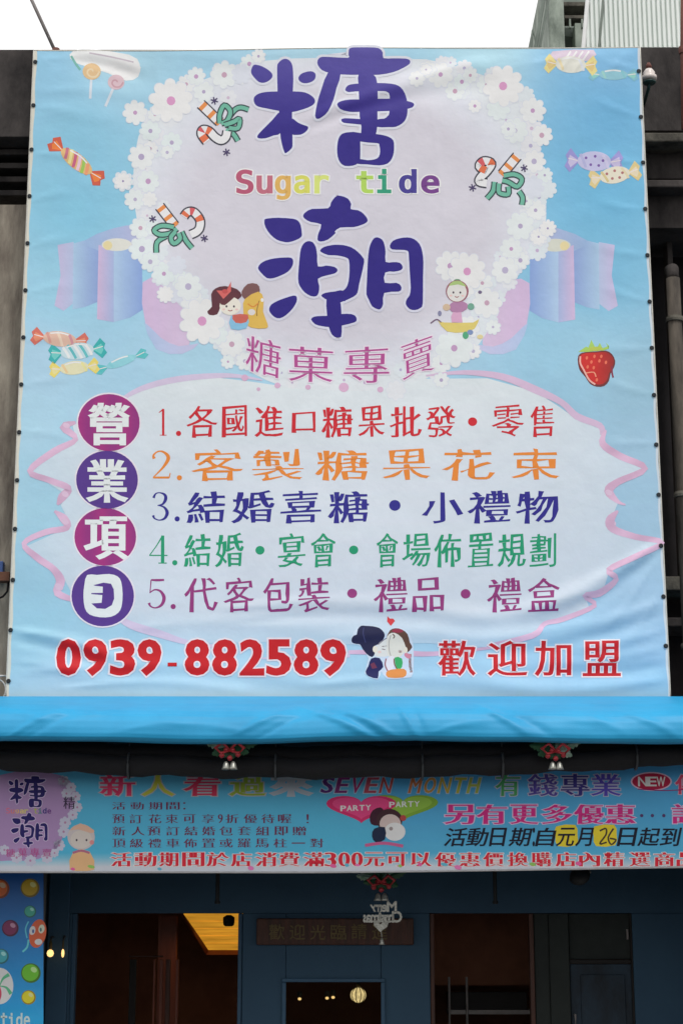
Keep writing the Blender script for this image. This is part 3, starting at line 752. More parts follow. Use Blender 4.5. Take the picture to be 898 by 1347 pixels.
# ---- digits drawn with thick and thin strokes
DIG = {'1': [[(.25,.14,.05),(.42,.08,.08),(.58,.02,.10)], [(.58,.0,.17),(.58,.5,.17),(.58,1,.17)], [(.32,.98,.05),(.84,.98,.05)]],
 '2': [[(.12,.28,.16),(.08,.16,.10),(.28,.03,.07),(.55,.02,.09),(.82,.16,.17),(.84,.32,.18),(.6,.58,.12),(.3,.8,.07),(.06,.96,.05)], [(.05,.965,.09),(.5,.965,.10),(.9,.965,.10)], [(.9,.98,.06),(.96,.8,.05)]],
 '3': [[(.12,.2,.14),(.25,.05,.07),(.5,.02,.06),(.75,.1,.14),(.78,.26,.17),(.62,.42,.10),(.35,.47,.05)], [(.4,.47,.05),(.7,.53,.10),(.87,.72,.18),(.74,.92,.13),(.45,.99,.06),(.18,.93,.08),(.1,.82,.14)]],
 '4': [[(.72,.0,.08),(.4,.36,.05),(.04,.7,.05)], [(.02,.71,.055),(.5,.71,.06),(.98,.71,.055)], [(.72,.0,.15),(.72,.5,.17),(.72,1,.17)], [(.5,.985,.05),(.94,.985,.05)]],
 '5': [[(.2,.02,.08),(.5,.03,.12),(.88,.02,.1)], [(.2,.02,.06),(.17,.25,.05),(.14,.48,.05)], [(.14,.46,.06),(.4,.36,.07),(.7,.42,.12),(.88,.64,.18),(.76,.88,.14),(.45,.99,.07),(.18,.94,.08),(.09,.82,.14)]]}
def digit(ik, d, box, col):
    ik.mark('digit')
    x0, y0, x1, y1 = box; w, h = x1-x0, y1-y0
    for st in DIG[d]: ik.stroke([(x0+p[0]*w, y0+p[1]*h, p[2]*w*1.05) for p in st], 1, col)
def line(name_label, num, nb, dot, y0, y1, col, chars, dots, a, b, sh=0.05, brush=1.0):
    ik = Ink(SB, 5); digit(ik, num, nb, col); ik.mark('dot'); ik.ell(dot[0], dot[1], 3.4, 3.4, col)
    for ch, x0, x1 in chars:
        yy0, yy1 = y0, y1
        if ch == '口': yy0, yy1 = y0+8, y1-6
        if ch == '小': yy0, yy1 = y0+2, y1
        if ch == '一': yy0, yy1 = (y0+y1)/2-3, (y0+y1)/2+3
        ik.char(ch, (x0, yy0, x1, yy1), col, a+.007, b+.005, sh, brush=brush)
    for (x, y, r) in dots: ik.mark('dot'); ik.ell(x, y, r, r*0.95, col)
    ik.build('text_line', M_vinyl, banner, name_label)
line('red line of text on sweets wholesale', '1', (205,538,222,573), (235,570), 534, 575, (198,38,50), [('各',247,285),('國',293,325),('進',336,372),('口',385,415),('糖',424,463),('果',472,505),('批',514,553),('發',560,598),('零',648,687),('售',697,727)], [(621,555,6)], .012, -.010)
line('orange line of text', '2', (200,593,225,629), (236,628), 591, 632, (230,132,54), [('客',254,318),('製',333,398),('糖',416,484),('果',504,565),('花',584,648),('束',673,735)], [], .006, -.012, 0.02, 1.4)
line('navy line of text', '3', (199,647,223,684), (233,682), 646, 688, (44,40,132), [('結',247,296),('婚',306,360),('喜',371,420),('糖',433,484),('小',557,606),('禮',617,670),('物',680,733)], [(519,665,7.5)], .012, -.006)
line('green line of text', '4', (196,704,221,741), (230,740), 702, 746, (30,146,106), [('結',243,277),('婚',284,320),('宴',367,400),('會',409,441),('會',495,523),('場',530,565),('佈',571,606),('置',616,648),('規',655,690),('劃',697,731)], [(342,724,6),(465,724,6)], .012, -.008)
line('purple line of text', '5', (194,762,219,800), (228,798), 760, 805, (142,54,116), [('代',243,285),('客',296,333),('包',346,384),('裝',393,433),('禮',493,535),('品',543,583),('禮',642,685),('盒',694,735)], [(463,781,6.5),(612,781,6.5)], .010, -.010)

# ---- phone number and joining words
ik = Ink(SB, 6); red = (192,26,34)
for ch, x0, x1 in (('0',75,106),('9',111,141),('3',146,177),('9',182,212),('8',244,275),('8',280,311),('2',316,347),('5',351,382),('8',387,418),('9',422,454)):
    ik.char(ch, (x0+2, 843, x1-2, 887), red, .045, .032, outline=(238,214,220), ow=0.035)
ik.mark('dash'); ik.poly([(221,872),(233,872),(233,877),(221,877)], red)
ik.build('phone_number_lettering', M_vinyl, banner)
ik = Ink(SB, 6)
for ch, x0, x1 in (('歡',577,624),('迎',642,692),('加',704,750),('盟',767,815)):
    ik.char(ch, (x0, 843, x1, 889), (190,28,38), .020, .006, outline=(238,216,222), ow=0.035)
ik.build('invitation_lettering', M_vinyl, banner)

# ---- round badges
mg = lambda x, y: (150+8*math.sin(x*.2), 48, 120); pr = (84,54,134); wh = (219,224,232)
for (cx, cy, rx, ry, c, ch, box, lb) in ((143.5,556,40.5,37.5,mg,'營',(119,531,168,585),'magenta round badge at the top of the column'),(141,631,40.5,38,pr,'業',(116,605,166,660),'purple round badge second from the top'),
        (138.6,706,40.5,38,mg,'項',(113,680,166,735),'magenta round badge third from the top'),(135.5,784,41,40,pr,None,None,'purple round badge at the bottom of the column')):
    ik = Ink(SB, 5); ik.ell(cx, cy, rx+2, ry+2, (222,214,232), 0, 40); ik.ell(cx, cy, rx, ry, c, 0, 40)
    bd = ik.build('round_badge', M_vinyl, banner, lb)
    ik = Ink(SB, 6)
    if ch: ik.char(ch, box, wh, .040, .016, nomark=True)
    else:
        Q = Z(85, 665, 8.16)
        ik.poly(Q([(245,745),(350,745),(480,735),(570,760),(610,820),(625,950),(615,1080),(580,1150),(500,1195),(380,1200),(270,1170),(220,1100),(205,980),(215,850)]), wh, 2)
        ik.poly(Q([(310,855),(420,828),(500,840),(530,900),(535,1000),(510,1070),(440,1110),(350,1105),(290,1052),(400,1045),(408,962),(290,952),(290,940),(412,938),(412,872),(330,862)]), pr)
    ik.build('badge_character', M_vinyl, bd)

# ---- small pictures
def rot(pts, cx, cy, a, k=1):
    c, s_ = math.cos(a), math.sin(a); return [(cx+(x*c-y*s_)*k, cy+(x*s_+y*c)*k) + tuple(p[2:] if False else ()) for (x, y), p in zip([(q[0], q[1]) for q in pts], pts)]
def candy(cx, cy, ang, L, Wd, body, stripes, ends, label, dots=None, layer=3):
    ik = Ink(SB, layer)
    for sgn in (-1, 1):
        f = [(sgn*L*0.42, 0), (sgn*L*0.72, -Wd*0.62), (sgn*L*0.86, -Wd*0.25), (sgn*L*0.80, 0), (sgn*L*0.88, Wd*0.3), (sgn*L*0.72, Wd*0.6)]
        ik.poly(rot(f, cx, cy, ang), ends[0]);
        f2 = [(sgn*L*0.46, 0), (sgn*L*0.74, -Wd*0.28), (sgn*L*0.78, Wd*0.12), (sgn*L*0.70, Wd*0.36)]
        ik.poly(rot(f2, cx, cy, ang), ends[1])
        ik.stroke(rot([(sgn*L*0.5, 0), (sgn*L*0.78, -Wd*0.1)], cx, cy, ang), 1.1, (226,214,214), 0)
    ik.ell(cx, cy, L*0.5, Wd*0.5, body, ang, 24)
    for i, sc_ in enumerate(stripes):
        x = -L*0.34 + L*0.68*i/max(1, len(stripes)-1); hh = Wd*0.46*math.sqrt(max(0.05, 1-(x/(L*0.5))**2))
        ik.stroke(rot([(x-hh*0.45, -hh), (x+hh*0.1, 0), (x+hh*0.5, hh)], cx, cy, ang), L*0.08, sc_, 3)
    if dots:
        for (x, y) in ((-.25,-.15),(.02,-.25),(.26,-.05),(-.1,.18),(.14,.2),(-.3,.1)): ik.ell(*rot([(x*L, y*Wd)], cx, cy, ang)[0], 1.9, 1.9, dots, 0, 8)
    ik.stroke(rot([(-L*0.3, -Wd*0.3), (0, -Wd*0.4), (L*0.25, -Wd*0.32)], cx, cy, ang), 1.8, (232,232,236))
    ik.build('candy_picture', M_vinyl, banner, label)
candy(101, 212, 0.66, 50, 20, (214,176,120), [(190,110,130),(236,214,150),(196,96,130),(226,190,208),(150,190,90),(226,150,110)], ((198,90,70),(226,124,60)), 'twisted striped candy in orange, pink and yellow')
candy(781, 212, 0.05, 44, 26, (190,188,220), [(176,176,214),(200,196,224)], ((150,146,204),(192,184,216)), 'lilac dotted candy at the right', (120,90,160))
candy(808, 230, -0.18, 40, 22, (220,214,196), [(206,190,140),(216,204,170)], ((216,196,140),(222,208,180)), 'cream dotted candy at the right', (170,110,110))
candy(750, 86, 0.05, 40, 22, (214,214,204), [(222,208,170),(210,214,220)], ((222,208,140),(214,190,130)), 'pale yellow candy at the upper right')
candy(806, 99, 0.0, 38, 14, (140,190,204), [(150,200,196),(130,190,200)], ((126,182,200),(140,200,190)), 'faint teal candy at the upper right')
candy(98, 484, -0.1, 38, 18, (218,214,178), [(226,196,150),(222,216,150)], ((226,206,110),(222,212,150)), 'pale yellow candy under the teal one')
candy(79, 446, 0.12, 44, 20, (214,178,160), [(206,150,140),(224,200,180),(200,140,150)], ((206,110,96),(220,140,110)), 'salmon candy at the lower left')
candy(102, 462, -0.12, 44, 22, (190,212,218), [(220,230,234),(96,180,186),(226,232,236),(100,186,190),(226,232,236)], ((60,170,170),(110,196,190)), 'teal and white striped candy')
candy(160, 476, -0.35, 42, 12, (140,200,210), [(130,196,206),(146,204,214)], ((96,186,190),(84,184,186)), 'faint teal candy at the lower left')
# lollipops
def lolly(cx, cy, r, ex, ey, c1, c2, lb):
    ik = Ink(SB, 3); ik.stroke([(cx, cy), (ex, ey)], 3.4, (206,214,230), 0); ik.ell(cx, cy, r, r*0.92, c1)
    q = [(cx+(r*0.85-k*r*0.11)*math.cos(k*0.9), cy+(r*0.8-k*r*0.11)*math.sin(k*0.9)) for k in range(8)]; ik.stroke(q, 2.2, c2)
    ik.build('lollipop_picture', M_vinyl, banner, lb)
lolly(121, 94, 12, 119, 130, (216,184,140), (226,204,170), 'orange lollipop at the upper left')
lolly(153, 108, 11, 139, 140, (206,180,188), (190,150,160), 'pinkish lollipop at the upper left')
ik = Ink(SB, 2)  # pale glare of the crumpled vinyl corner, painted as a flat patch
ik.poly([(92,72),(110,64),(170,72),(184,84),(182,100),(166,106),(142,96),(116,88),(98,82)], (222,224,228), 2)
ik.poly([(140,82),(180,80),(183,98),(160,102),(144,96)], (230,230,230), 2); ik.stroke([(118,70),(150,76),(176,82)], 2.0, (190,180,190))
ik.stroke([(94,74),(100,84),(106,92)], 3, (120,180,170)); ik.build('crumple_glare_print', M_vinyl, banner)
ik = Ink(SB, 2); ik.poly([(726,68),(780,66),(776,80),(740,84),(728,78)], (206,190,206), 2)  # pale streaks painted along the folds of the crumpled corner
for x in (738,746,754,762): ik.stroke([(x, 86), (x+12, 68)], 2.4, (228,228,234), 0)
ik.build('crumple_glare_print', M_vinyl, banner)
# strawberry
ik = Ink(SB, 3); Q = Z(740, 440, 9.98)
ik.poly(Q([(190,330),(215,260),(290,235),(440,225),(560,215),(640,260),(682,350),(668,430),(620,520),(600,610),(540,680),(440,690),(350,650),(290,560),(215,470)]), (112,50,50), 2)
ik.poly(Q([(210,330),(240,265),(320,245),(440,240),(560,235),(630,280),(665,350),(640,440),(598,520),(575,600),(520,655),(440,660),(370,620),(300,530),(230,440)]), lambda x, y: (196-40*max(0, (x-780)/22), 44, 42), 2)
ik.stroke(Q([(225,290),(225,380),(270,470),(340,600),(420,660)]), 2.2, (226,170,160))
ik.stroke(Q([(300,510),(400,500),(430,560)]), 1.5, (226,150,120))
ik.stroke(Q([(640,420),(640,500),(655,570)]), 2.2, (130,50,70))
for (x, y) in ((310,310),(410,290),(500,290),(370,365),(475,350),(560,370),(320,430),(400,440),(440,600)): ik.ell(*Q([(x, y)])[0], 1.7, 2.5, (222,110,84), 0.2, 8)
for pts in ([(200,230),(300,160),(440,215),(320,232)], [(330,180),(370,70),(440,210)], [(430,210),(480,110),(520,190)], [(450,210),(600,150),(560,110),(600,190),(520,215)]): ik.poly(Q(pts), (160,196,96))
ik.ell(783, 459, 9, 3, (176,190,84)); ik.build('strawberry_picture', M_vinyl, banner)

# candy canes with bows: drawn in a 100-unit frame
def canes(Q, lb, par, layer=6, sf=1.12, star=()):
    ik = Ink(SB, layer); dk = (62,62,74); w = lambda k: k*sf
    st, hk, bow = par
    ik.stroke(Q(st), w(13), dk); ik.stroke(Q(st), w(10), (224,222,224))
    n = len(st)
    for t in (0.05, 0.5, 0.88):
        x = st[0][0]+(st[-1][0]-st[0][0])*t; y = st[0][1]+(st[-1][1]-st[0][1])*t; x2 = x+(st[-1][0]-st[0][0])*0.16; y2 = y+(st[-1][1]-st[0][1])*0.16
        ik.stroke(Q([(x, y), (x2, y2)]), w(10), (220,138,76), 0)
    H = opensmooth(hk, 5); ik.stroke(Q(H), w(12), dk, 0); ik.stroke(Q(H), w(8.6), (222,222,228), 0)
    for k0 in (1, 7, 13):
        seg = H[k0:k0+4]
        if len(seg) > 1: ik.stroke(Q(seg), w(8.6), (216,110,74) if k0 != 7 else (206,90,96), 0)
    for b in bow:
        ik.stroke(Q(b), w(7.5), (48,66,70)); ik.stroke(Q(b), w(4.6), (108,176,154))
    for (x, y) in star:
        for a_ in range(3):
            q = a_*math.pi/3+0.3; ik.stroke(Q([(x-5*math.cos(q), y-5*math.sin(q)), (x+5*math.cos(q), y+5*math.sin(q))]), w(1.6), (72,62,100), 0)
    ik.build('candy_cane_picture', M_vinyl, banner, lb)
def F(ox, oy, k): return lambda pts: [(ox+p[0]/k, oy+p[1]/k) for p in pts]
canes(F(245,110,1), 'crossed candy canes with green bow at the upper left of the title',
      ([(19,26),(44,50)], [(27,76),(20,66),(22,60),(30,62),(38,70),(46,74),(52,70),(54,62)], [[(44,52),(44,40),(50,28),(58,36),(54,48),(46,52)],[(50,54),(62,50),(70,46),(68,58),(56,58)],[(56,44),(64,34),(72,31),(82,34)],[(52,60),(62,66),(68,75)]]),
      star=((37,22),(53,90)))
canes(F(185,255,1), 'crossed candy canes with green bow at the left of the title',
      ([(25,16),(45,42)], [(57,30),(62,24),(70,24),(78,34),(78,44),(74,50),(66,54)], [[(44,44),(28,42),(18,48),(26,54),(40,52),(48,46)],[(46,50),(40,58),(44,66),(52,60),(50,52)],[(34,56),(22,64),(21,78)],[(54,50),(60,62),(68,72)]]),
      star=((16,33),(84,59)))
canes(F(610,185,1), 'crossed candy canes with green bow at the right of the title',
      ([(70,20),(50,44)], [(30,40),(20,34),(26,27),(36,30),(30,40),(22,48),(20,54),(30,56)], [[(52,46),(66,44),(76,50),(70,60),(58,54),(50,52)],[(46,56),(46,68),(58,70),(58,60)],[(40,54),(38,66),(30,76)],[(72,66),(77,74),(76,84)]]),
      star=((79,36),(11,62)))
# children printed beside the title
def face(ik, x, y, rx, ry, skin=(224,218,206)):
    ik.ell(x, y, rx, ry, skin, 0, 22)
    ik.ell(x-rx*.35, y+ry*.05, 1.3, 1.6, (70,60,70), 0, 8); ik.ell(x+rx*.35, y+ry*.05, 1.3, 1.6, (70,60,70), 0, 8)
    ik.ell(x-rx*.6, y+ry*.38, 2, 1.3, (226,188,184), 0, 8); ik.ell(x+rx*.6, y+ry*.38, 2, 1.3, (226,188,184), 0, 8)
    ik.stroke([(x-rx*.2, y+ry*.45), (x, y+ry*.55), (x+rx*.2, y+ry*.45)], 1.1, (150,80,80))
ik = Ink(SB, 7.5)
ik.poly([(278,388),(284,380),(296,377),(312,381),(318,390),(308,396),(296,392),(290,404),(286,414),(276,415),(273,410),(279,404)], (92,48,58), 2)
face(ik, 303, 403, 14, 12); ik.poly([(289,398),(300,386),(318,388),(308,392),(296,402)], (96,50,58), 2)
ik.poly([(285,383),(298,383),(304,371),(304,384),(294,394)], (206,100,96)); ik.ell(296, 384, 4, 3, (190,80,80), 0, 10)
ik.poly([(304,416),(326,416),(324,432),(304,433)], (132,184,214), 2); ik.poly([(306,415),(326,414),(324,424),(310,425)], (196,98,86), 2)
ik.build('child_picture', M_vinyl, banner, 'printed small child with dark hair and red bow')
ik = Ink(SB, 7.5)
ik.poly([(318,384),(326,374),(338,374),(342,382),(338,394),(330,398),(320,392)], (120,84,84), 2)
ik.poly([(322,394),(340,384),(347,394),(346,410),(352,426),(350,432),(330,431),(322,422),(320,406)], (214,176,84), 2)
ik.stroke([(341,396),(338,408),(338,416)], 1.2, (150,110,60)); ik.ell(345, 395, 2, 2.6, (230,226,220), 0, 8); ik.ell(331, 411, 5, 4, (214,208,206)); ik.stroke([(326,400),(333,404),(340,399)], 1.6, (206,130,60))
ik.build('child_picture', M_vinyl, banner, 'printed small child in yellow')
ik = Ink(SB, 7.5)
ik.poly([(576,422),(584,424),(622,424),(630,418),(624,432),(610,437),(588,436)], (212,194,110), 2); ik.stroke([(566,425),(574,420),(580,424)], 1.6, (110,84,110))
ik.poly([(593,416),(596,409),(606,409),(608,424),(594,424)], (206,160,190)); ik.poly([(590,402),(598,396),(608,396),(616,402),(608,410),(594,410)], (170,124,160), 2)
ik.ell(587, 404, 5, 4.5, (200,176,150)); ik.ell(619, 403, 4.5, 4.5, (110,160,140)); ik.ell(601, 383, 15, 14.5, (150,92,106), 0, 24); face(ik, 600.5, 384, 13, 12.6, (214,212,208))
ik.poly([(590,376),(596,370),(606,370),(613,377),(602,374)], (164,190,120), 2); ik.ell(601, 370, 5, 3.2, (110,150,120)); ik.ell(612, 441, 4, 5, (80,160,120)); ik.ell(618, 437, 4, 3.4, (120,140,180)); ik.ell(631, 443, 4, 3, (214,200,150))
ik.ell(578, 412, 2.5, 3.5, (130,130,160)); ik.ell(631, 384, 2.6, 2.2, (110,100,130))
ik.build('child_picture', M_vinyl, banner, 'printed small child with green cap on a yellow swing')
# kissing couple near the phone number
ik = Ink(SB, 6); Q = Z(450, 805, 8.16); nv = (30,32,66)
halo = Q([(90,290),(160,170),(260,140),(420,180),(470,250),(560,160),(700,210),(760,350),(760,660),(690,710),(480,720),(420,640),(380,730),(240,660),(280,500),(190,360),(110,350)])
ik.poly(halo, (196,208,224), 2)
ik.poly(Q([(190,350),(150,345),(105,330),(100,290),(125,255),(155,245),(165,190),(200,150),(250,150),(330,155),(400,175),(445,220),(455,260),(430,310),(380,350),(330,380),(350,440),(320,485),(260,450),(215,390)]), nv, 2)
ik.poly(Q([(380,350),(440,300),(490,290),(520,400),(500,470),(420,480),(350,470),(360,400)]), (214,212,208), 2)
ik.ell(*Q([(352,400)])[0], 3.2, 4.4, (222,212,196))
ik.poly(Q([(480,250),(520,230),(600,230),(670,280),(680,360),(660,440),(600,490),(500,480),(480,400)]), (214,210,200), 2)
ik.poly(Q([(470,280),(510,200),(570,175),(640,190),(700,240),(725,330),(750,380),(690,440),(680,380),(640,280),(560,225),(500,240)]), (92,64,54), 2)
ik.poly(Q([(530,205),(580,178),(650,195),(640,220),(570,225)]), (140,44,66), 2); ik.ell(*Q([(680,410)])[0], 2.4, 4.2, (222,212,196))
ik.poly(Q([(310,500),(400,495),(440,590),(390,640),(380,715),(280,690),(250,640),(280,580)]), (34,34,84), 2); ik.poly(Q([(300,560),(340,540),(375,600),(320,610)]), (110,50,76))
ik.poly(Q([(490,490),(560,480),(540,620),(480,640),(465,560)]), (222,216,226), 2); ik.poly(Q([(560,490),(640,500),(640,590),(590,620)]), (56,164,96), 2); ik.stroke(Q([(555,500),(560,560),(590,620)]), 1.4, (120,70,50))
ik.poly(Q([(470,650),(520,620),(660,610),(690,660),(650,705),(490,705)]), (216,136,70), 2); ik.stroke(Q([(730,450),(725,550),(740,650)]), 3.4, (190,140,130)); ik.stroke(Q([(572,392),(590,410),(588,440)]), 1.3, (90,70,74)); ik.stroke(Q([(425,372),(470,366),(500,372)]), 1.2, (110,90,96)); ik.stroke(Q([(425,398),(460,404)]), 1, (110,90,96))
ik.ell(*Q([(620,425)])[0], 2.6, 1.8, (226,190,184)); ik.ell(*Q([(400,430)])[0], 2.4, 1.7, (226,190,184)); ik.stroke(Q([(520,250),(500,330),(505,420),(520,470)]), 0.9, (150,140,140))
ik.stroke(Q([(540,240),(560,262),(545,285)]), 1.4, (90,66,60)); ik.stroke(Q([(385,352),(440,305),(478,280)]), 0.9, (90,84,110)); ik.stroke(Q([(230,170),(225,240),(250,330)]), 1.0, (62,66,110)); ik.ell(*Q([(700,470)])[0], 5, 3, (206,130,150), .6); ik.stroke(Q([(470,500),(460,570),(490,640)]), 1.6, (150,80,90))

ik.build('couple_picture', M_vinyl, banner, 'printed kissing couple beside the phone number')
ik = Ink(SB, 6); ik.poly(Q([(520,150),(480,100),(485,45),(510,70),(545,70),(565,95)]), (206,60,66), 1); ik.build('heart_print', M_vinyl, banner)

# ================================================================== AWNING
M_awn = mat('sky_blue_tarpaulin', lc((36,150,198), 1.12), 0.5, 0.10, 2.5, 0.1, 120, spec=0.38, col2=lc((31,140,188), 1.08))
prof = [(13.62, 916), (13.3, 921), (13.0, 926), (12.86, 930), (12.76, 934), (12.68, 940), (12.65, 948), (12.635, 957), (12.63, 965), (12.635, 970), (12.655, 974), (12.70, 976.5), (12.76, 976)]
ar = [(18,968,96,930,4,.020),(40,970,120,930,3.5,-.012),(120,940,240,926,4,.012),(318,960,402,928,4,.024),(345,966,424,932,3.5,-.016),(392,930,484,970,3.5,.024),(420,930,505,974,3,-.014),(455,938,520,972,3.5,.020),(522,930,547,976,3,.022),(540,930,558,972,3,-.014),(575,964,640,950,4,.012),(622,928,694,966,4,.026),(645,930,724,966,4,-.018),(700,940,800,952,5,.012),(230,952,320,960,4,.009),(810,934,890,966,4,.016),(-10,930,60,950,4,.009),(240,926,340,938,4,.012),(160,962,250,950,4,.008),(560,926,640,934,4,.010),(740,930,820,962,4,.010)]
ar = [(a, b, c, d, w, h*0.6) for a, b, c, d, w, h in ar]
SA = Surf(12.7, None, -420, 900, 1320, 990, ar, [(0.021,0.05,0,.006),(0.047,0.09,1,.003),(0.011,0,2,.012)])
V = []; Fc = []; NXa = 430; PR = []
for i in range(len(prof)-1):
    for k in range(4 if i > 1 else 3): t = k/(4 if i > 1 else 3); PR.append((prof[i][0]*(1-t)+prof[i+1][0]*t, prof[i][1]*(1-t)+prof[i+1][1]*t))
PR.append(prof[-1])
for j, (Y, y) in enumerate(PR):
    for i in range(NXa+1):
        x = -380 + 1640*i/NXa; q = P(x, y, Y); d = SA.d(x, y)
        w_ = min(1, j/8); q.y -= d*w_; q.z += d*0.35*w_ + (0.006*math.sin(x*0.012+1) if j > 6 else 0); V.append(q)
for j in range(len(PR)-1):
    for i in range(NXa): a_ = j*(NXa+1)+i; Fc.append((a_, a_+1, a_+NXa+2, a_+NXa+1))
awn = thing('awning', 'sky-blue tarpaulin awning stretched across the shopfront below the big banner', 'awning', P(449, 930, 13.2))
mb = MB(); mb.v = [tuple(v) for v in V]; mb.f = Fc; fa = mb.build('fabric', M_awn, awn, True)
M_fr = mat('awning_steel', (0.05, 0.055, 0.06), 0.6, 0.2, 8, 0.1)
zf = P(449, 972, 12.66).z
MB().tube([(P(-380, 970, 12.7).x, 12.72, zf+0.03), (P(1260, 970, 12.7).x, 12.72, zf+0.03)], 0.02, 10).build('front_rail', M_fr, awn)
for px in (-300, -60, 210, 449, 700, 960, 1200):
    x = P(px, 940, 13).x; MB().tube([(x, 12.74, zf+0.03), (x, 13.65, P(449, 920, 13.65).z-0.22)], 0.014, 8).build('rafter', M_fr, awn)

# ================================================================== ARCADE + rolled net
M_ceil = mat('arcade_ceiling', (0.055, 0.06, 0.07), 0.9, 0.3, 3, 0.3)
M_pt = mat('navy_blue_wall_paint', lc((44,74,96)), 0.75, 0.12, 1.6, 0.15, 40, col2=lc((38,66,88)))
M_pt2 = mat('navy_blue_trim_paint', lc((46,80,106)), 0.6, 0.15, 3, 0.15, 40)
arc = thing('arcade', 'dark covered walkway structure over the pavement in front of the shop', 'arcade', (0, 14.2, 0))
zc = P(449, 985, 13.7).z
MB().box((-6, 13.72, 3.05), (6, 15.19, 3.3)).build('ceiling_slab', M_ceil, arc)
MB().box((-6, 13.66, 2.95), (6, 13.90, 3.38)).build('front_beam', M_ceil, arc)
MB().box((-6, 13.5, 0.13), (-3.1, 15.19, 3.05)).build('side_pier', M_pt, arc)
MB().box((3.1, 13.5, 0.13), (6, 15.19, 3.05)).build('side_pier', M_pt, arc)

M_net = mat('black_rolled_tarp', lc((26,26,30)), 0.85, 0.4, 8, 0.5, 60, stretch=(0.4,1,1))
net = thing('rolled_tarpaulin', 'dark sagging roll of tarpaulin slung under the awning over the lower banner top', 'tarpaulin', P(449, 1000, 12.95))
pts = []; rr = []
for k in range(81):
    px = -250 + 1400*k/80; sag = 1023 - 14*((px-400)/450)**2 if abs(px-400) < 800 else 985
    q = P(px, sag - 13 + 1.5*math.sin(px*0.05), 12.98); pts.append(q); rr.append(0.074 + 0.006*math.sin(px*0.11) + 0.004*math.sin(px*0.31))
MB().tube(pts, rr, 18).build('roll', M_net, net, True)
pts2 = [p + Vector((0, 0.05, 0.10)) for p in pts]; MB().tube(pts2, [r*0.9 for r in rr], 14).build('roll_fold', M_net, net, True)
for px in (-20, 186, 372, 560, 668, 845):
    k = int((px+250)/1400*80); c = pts[k]
    ring = [c + Vector((0.0, math.sin(a_/16*2*math.pi)*0.09, math.cos(a_/16*2*math.pi)*0.09 + (0.0))) for a_ in range(17)]
    MB().tube(ring, 0.008, 6, False).build('tie_strap', M_fr, net, True)
    MB().tube([c+Vector((0, 0, 0.08)), c+Vector((0, 0.0, 0.3))], 0.006, 6).build('tie_cord', M_fr, net, True)

# ================================================================== SECOND BANNER
YS = 13.30
r2 = [(60,1034,140,1062,5,.006),(110,1050,150,1068,5,-.005),(200,1050,420,1046,8,.005),(640,1040,898,1050,9,.006),(20,1120,130,1128,6,.005),(440,1128,640,1122,7,.004),(760,1100,898,1116,7,.005)]
SS = Surf(YS, None, -260, 980, 1160, 1180, r2, [(0.013,0.02,0,.008),(0.034,0.02,1,.003),(0.005,0.03,1,.005)], K=1.72, g=6.0)
sb = thing('promotion_banner', 'long printed promotion banner with small text hanging in the shade below the awning', 'banner', (0, YS, 0))
def yb2(x): return 1147.5-7*max(0, (x-380)/520)**1.4 if x > 380 else 1147.5-0.6*abs(x-380)/380
def c2(x, y):
    t = (y-1010)/130; c = (74-8*t, 146+4*t, 178) if x < 500 else (64+6*t, 134+10*t, 180-6*t)
    if y > 1122: k = min(1, (y-1122)/18); c = tuple(c[q]*(1-k)+(168,172,180)[q]*k for q in range(3))
    return c
ik = Ink(SS, 0); ik.poly([(-200,996),(1100,996)] + [(x, yb2(x)) for x in range(1100, -201, -20)], c2); ik.build('sheet', M_vinyl2, sb)
# logo
ik = Ink(SS, 1); blob2 = [(-30,1035),(0,1020),(40,1014),(80,1020),(98,1034),(102,1056),(94,1078),(84,1098),(74,1118),(50,1130),(10,1132),(-30,1124)]
for (x, y, r) in ((84,1028,8),(94,1036,7),(100,1048,7),(102,1062,7),(96,1072,7),(86,1082,8),(84,1094,8),(78,1112,8),(62,1128,8),(40,1132,8),(22,1128,8),(6,1118,7),(88,1044,7),(72,1122,6)): flower(ik, x, y, r, (160,160,176), (150,110,140), 7, False)
ik.mark('ground'); ik.poly(blob2, (142,116,154), 2); ik.build('logo_ground_print', M_vinyl2, sb)
T1 = lambda p: (12+(p[0]-330)*0.232, 1021+(p[1]-62)*0.262); T2 = lambda p: (15+(p[0]-340)*0.222, 1069+(p[1]-257)*0.245)
big_char(TANG, SS, T1, 'logo_character', M_vinyl2, sb, 2, (176,160,186), (34,28,84), hw=3.6)
big_char(CHAO, SS, T2, 'logo_character', M_vinyl2, sb, 2, (176,160,186), (34,28,84), hw=3.6)
ik = Ink(SS, 3)
for k, ch in enumerate('Sugar tide'):
    if ch != ' ': ik.char(ch, (9+k*6, 1063 if ch in 'Stid' else 1065, 13.5+k*6, 1070), [(180,100,120),(180,110,110),(190,150,100),(190,170,100),(180,170,100),0,(150,150,90),(60,110,110),(60,50,110),(90,50,110)][k], .02, .02, fn=MONO)
for k, ch in enumerate('糖菓專賣'): ik.char(ch, (8+k*16, 1115+abs(k-1.5), 20+k*16, 1127), (150,70,120), .01, 0)
ik.char('精', (84,1048,99,1064), (50,40,60), .01, 0); ik.build('logo_lettering', M_vinyl2, sb)
ik = Ink(SS, 4)
ik.ell(107,1101,18,17,(168,160,160),0,24); ik.ell(107,1104,14,12,(176,168,162),0,20); ik.poly([(92,1092),(106,1083),(124,1092),(120,1096),(104,1091)],(184,150,130),2)
ik.ell(101,1105,1.3,1.6,(70,60,70)); ik.ell(114,1105,1.3,1.6,(70,60,70)); ik.ell(121,1108,3,3,(186,120,120)); ik.poly([(97,1120),(118,1120),(124,1144),(92,1144)],(196,150,110),2); ik.stroke([(96,1122),(107,1119),(118,1122)],3,(150,90,110))
ik.build('child_picture', M_vinyl2, sb, 'small printed child with a round pale head')
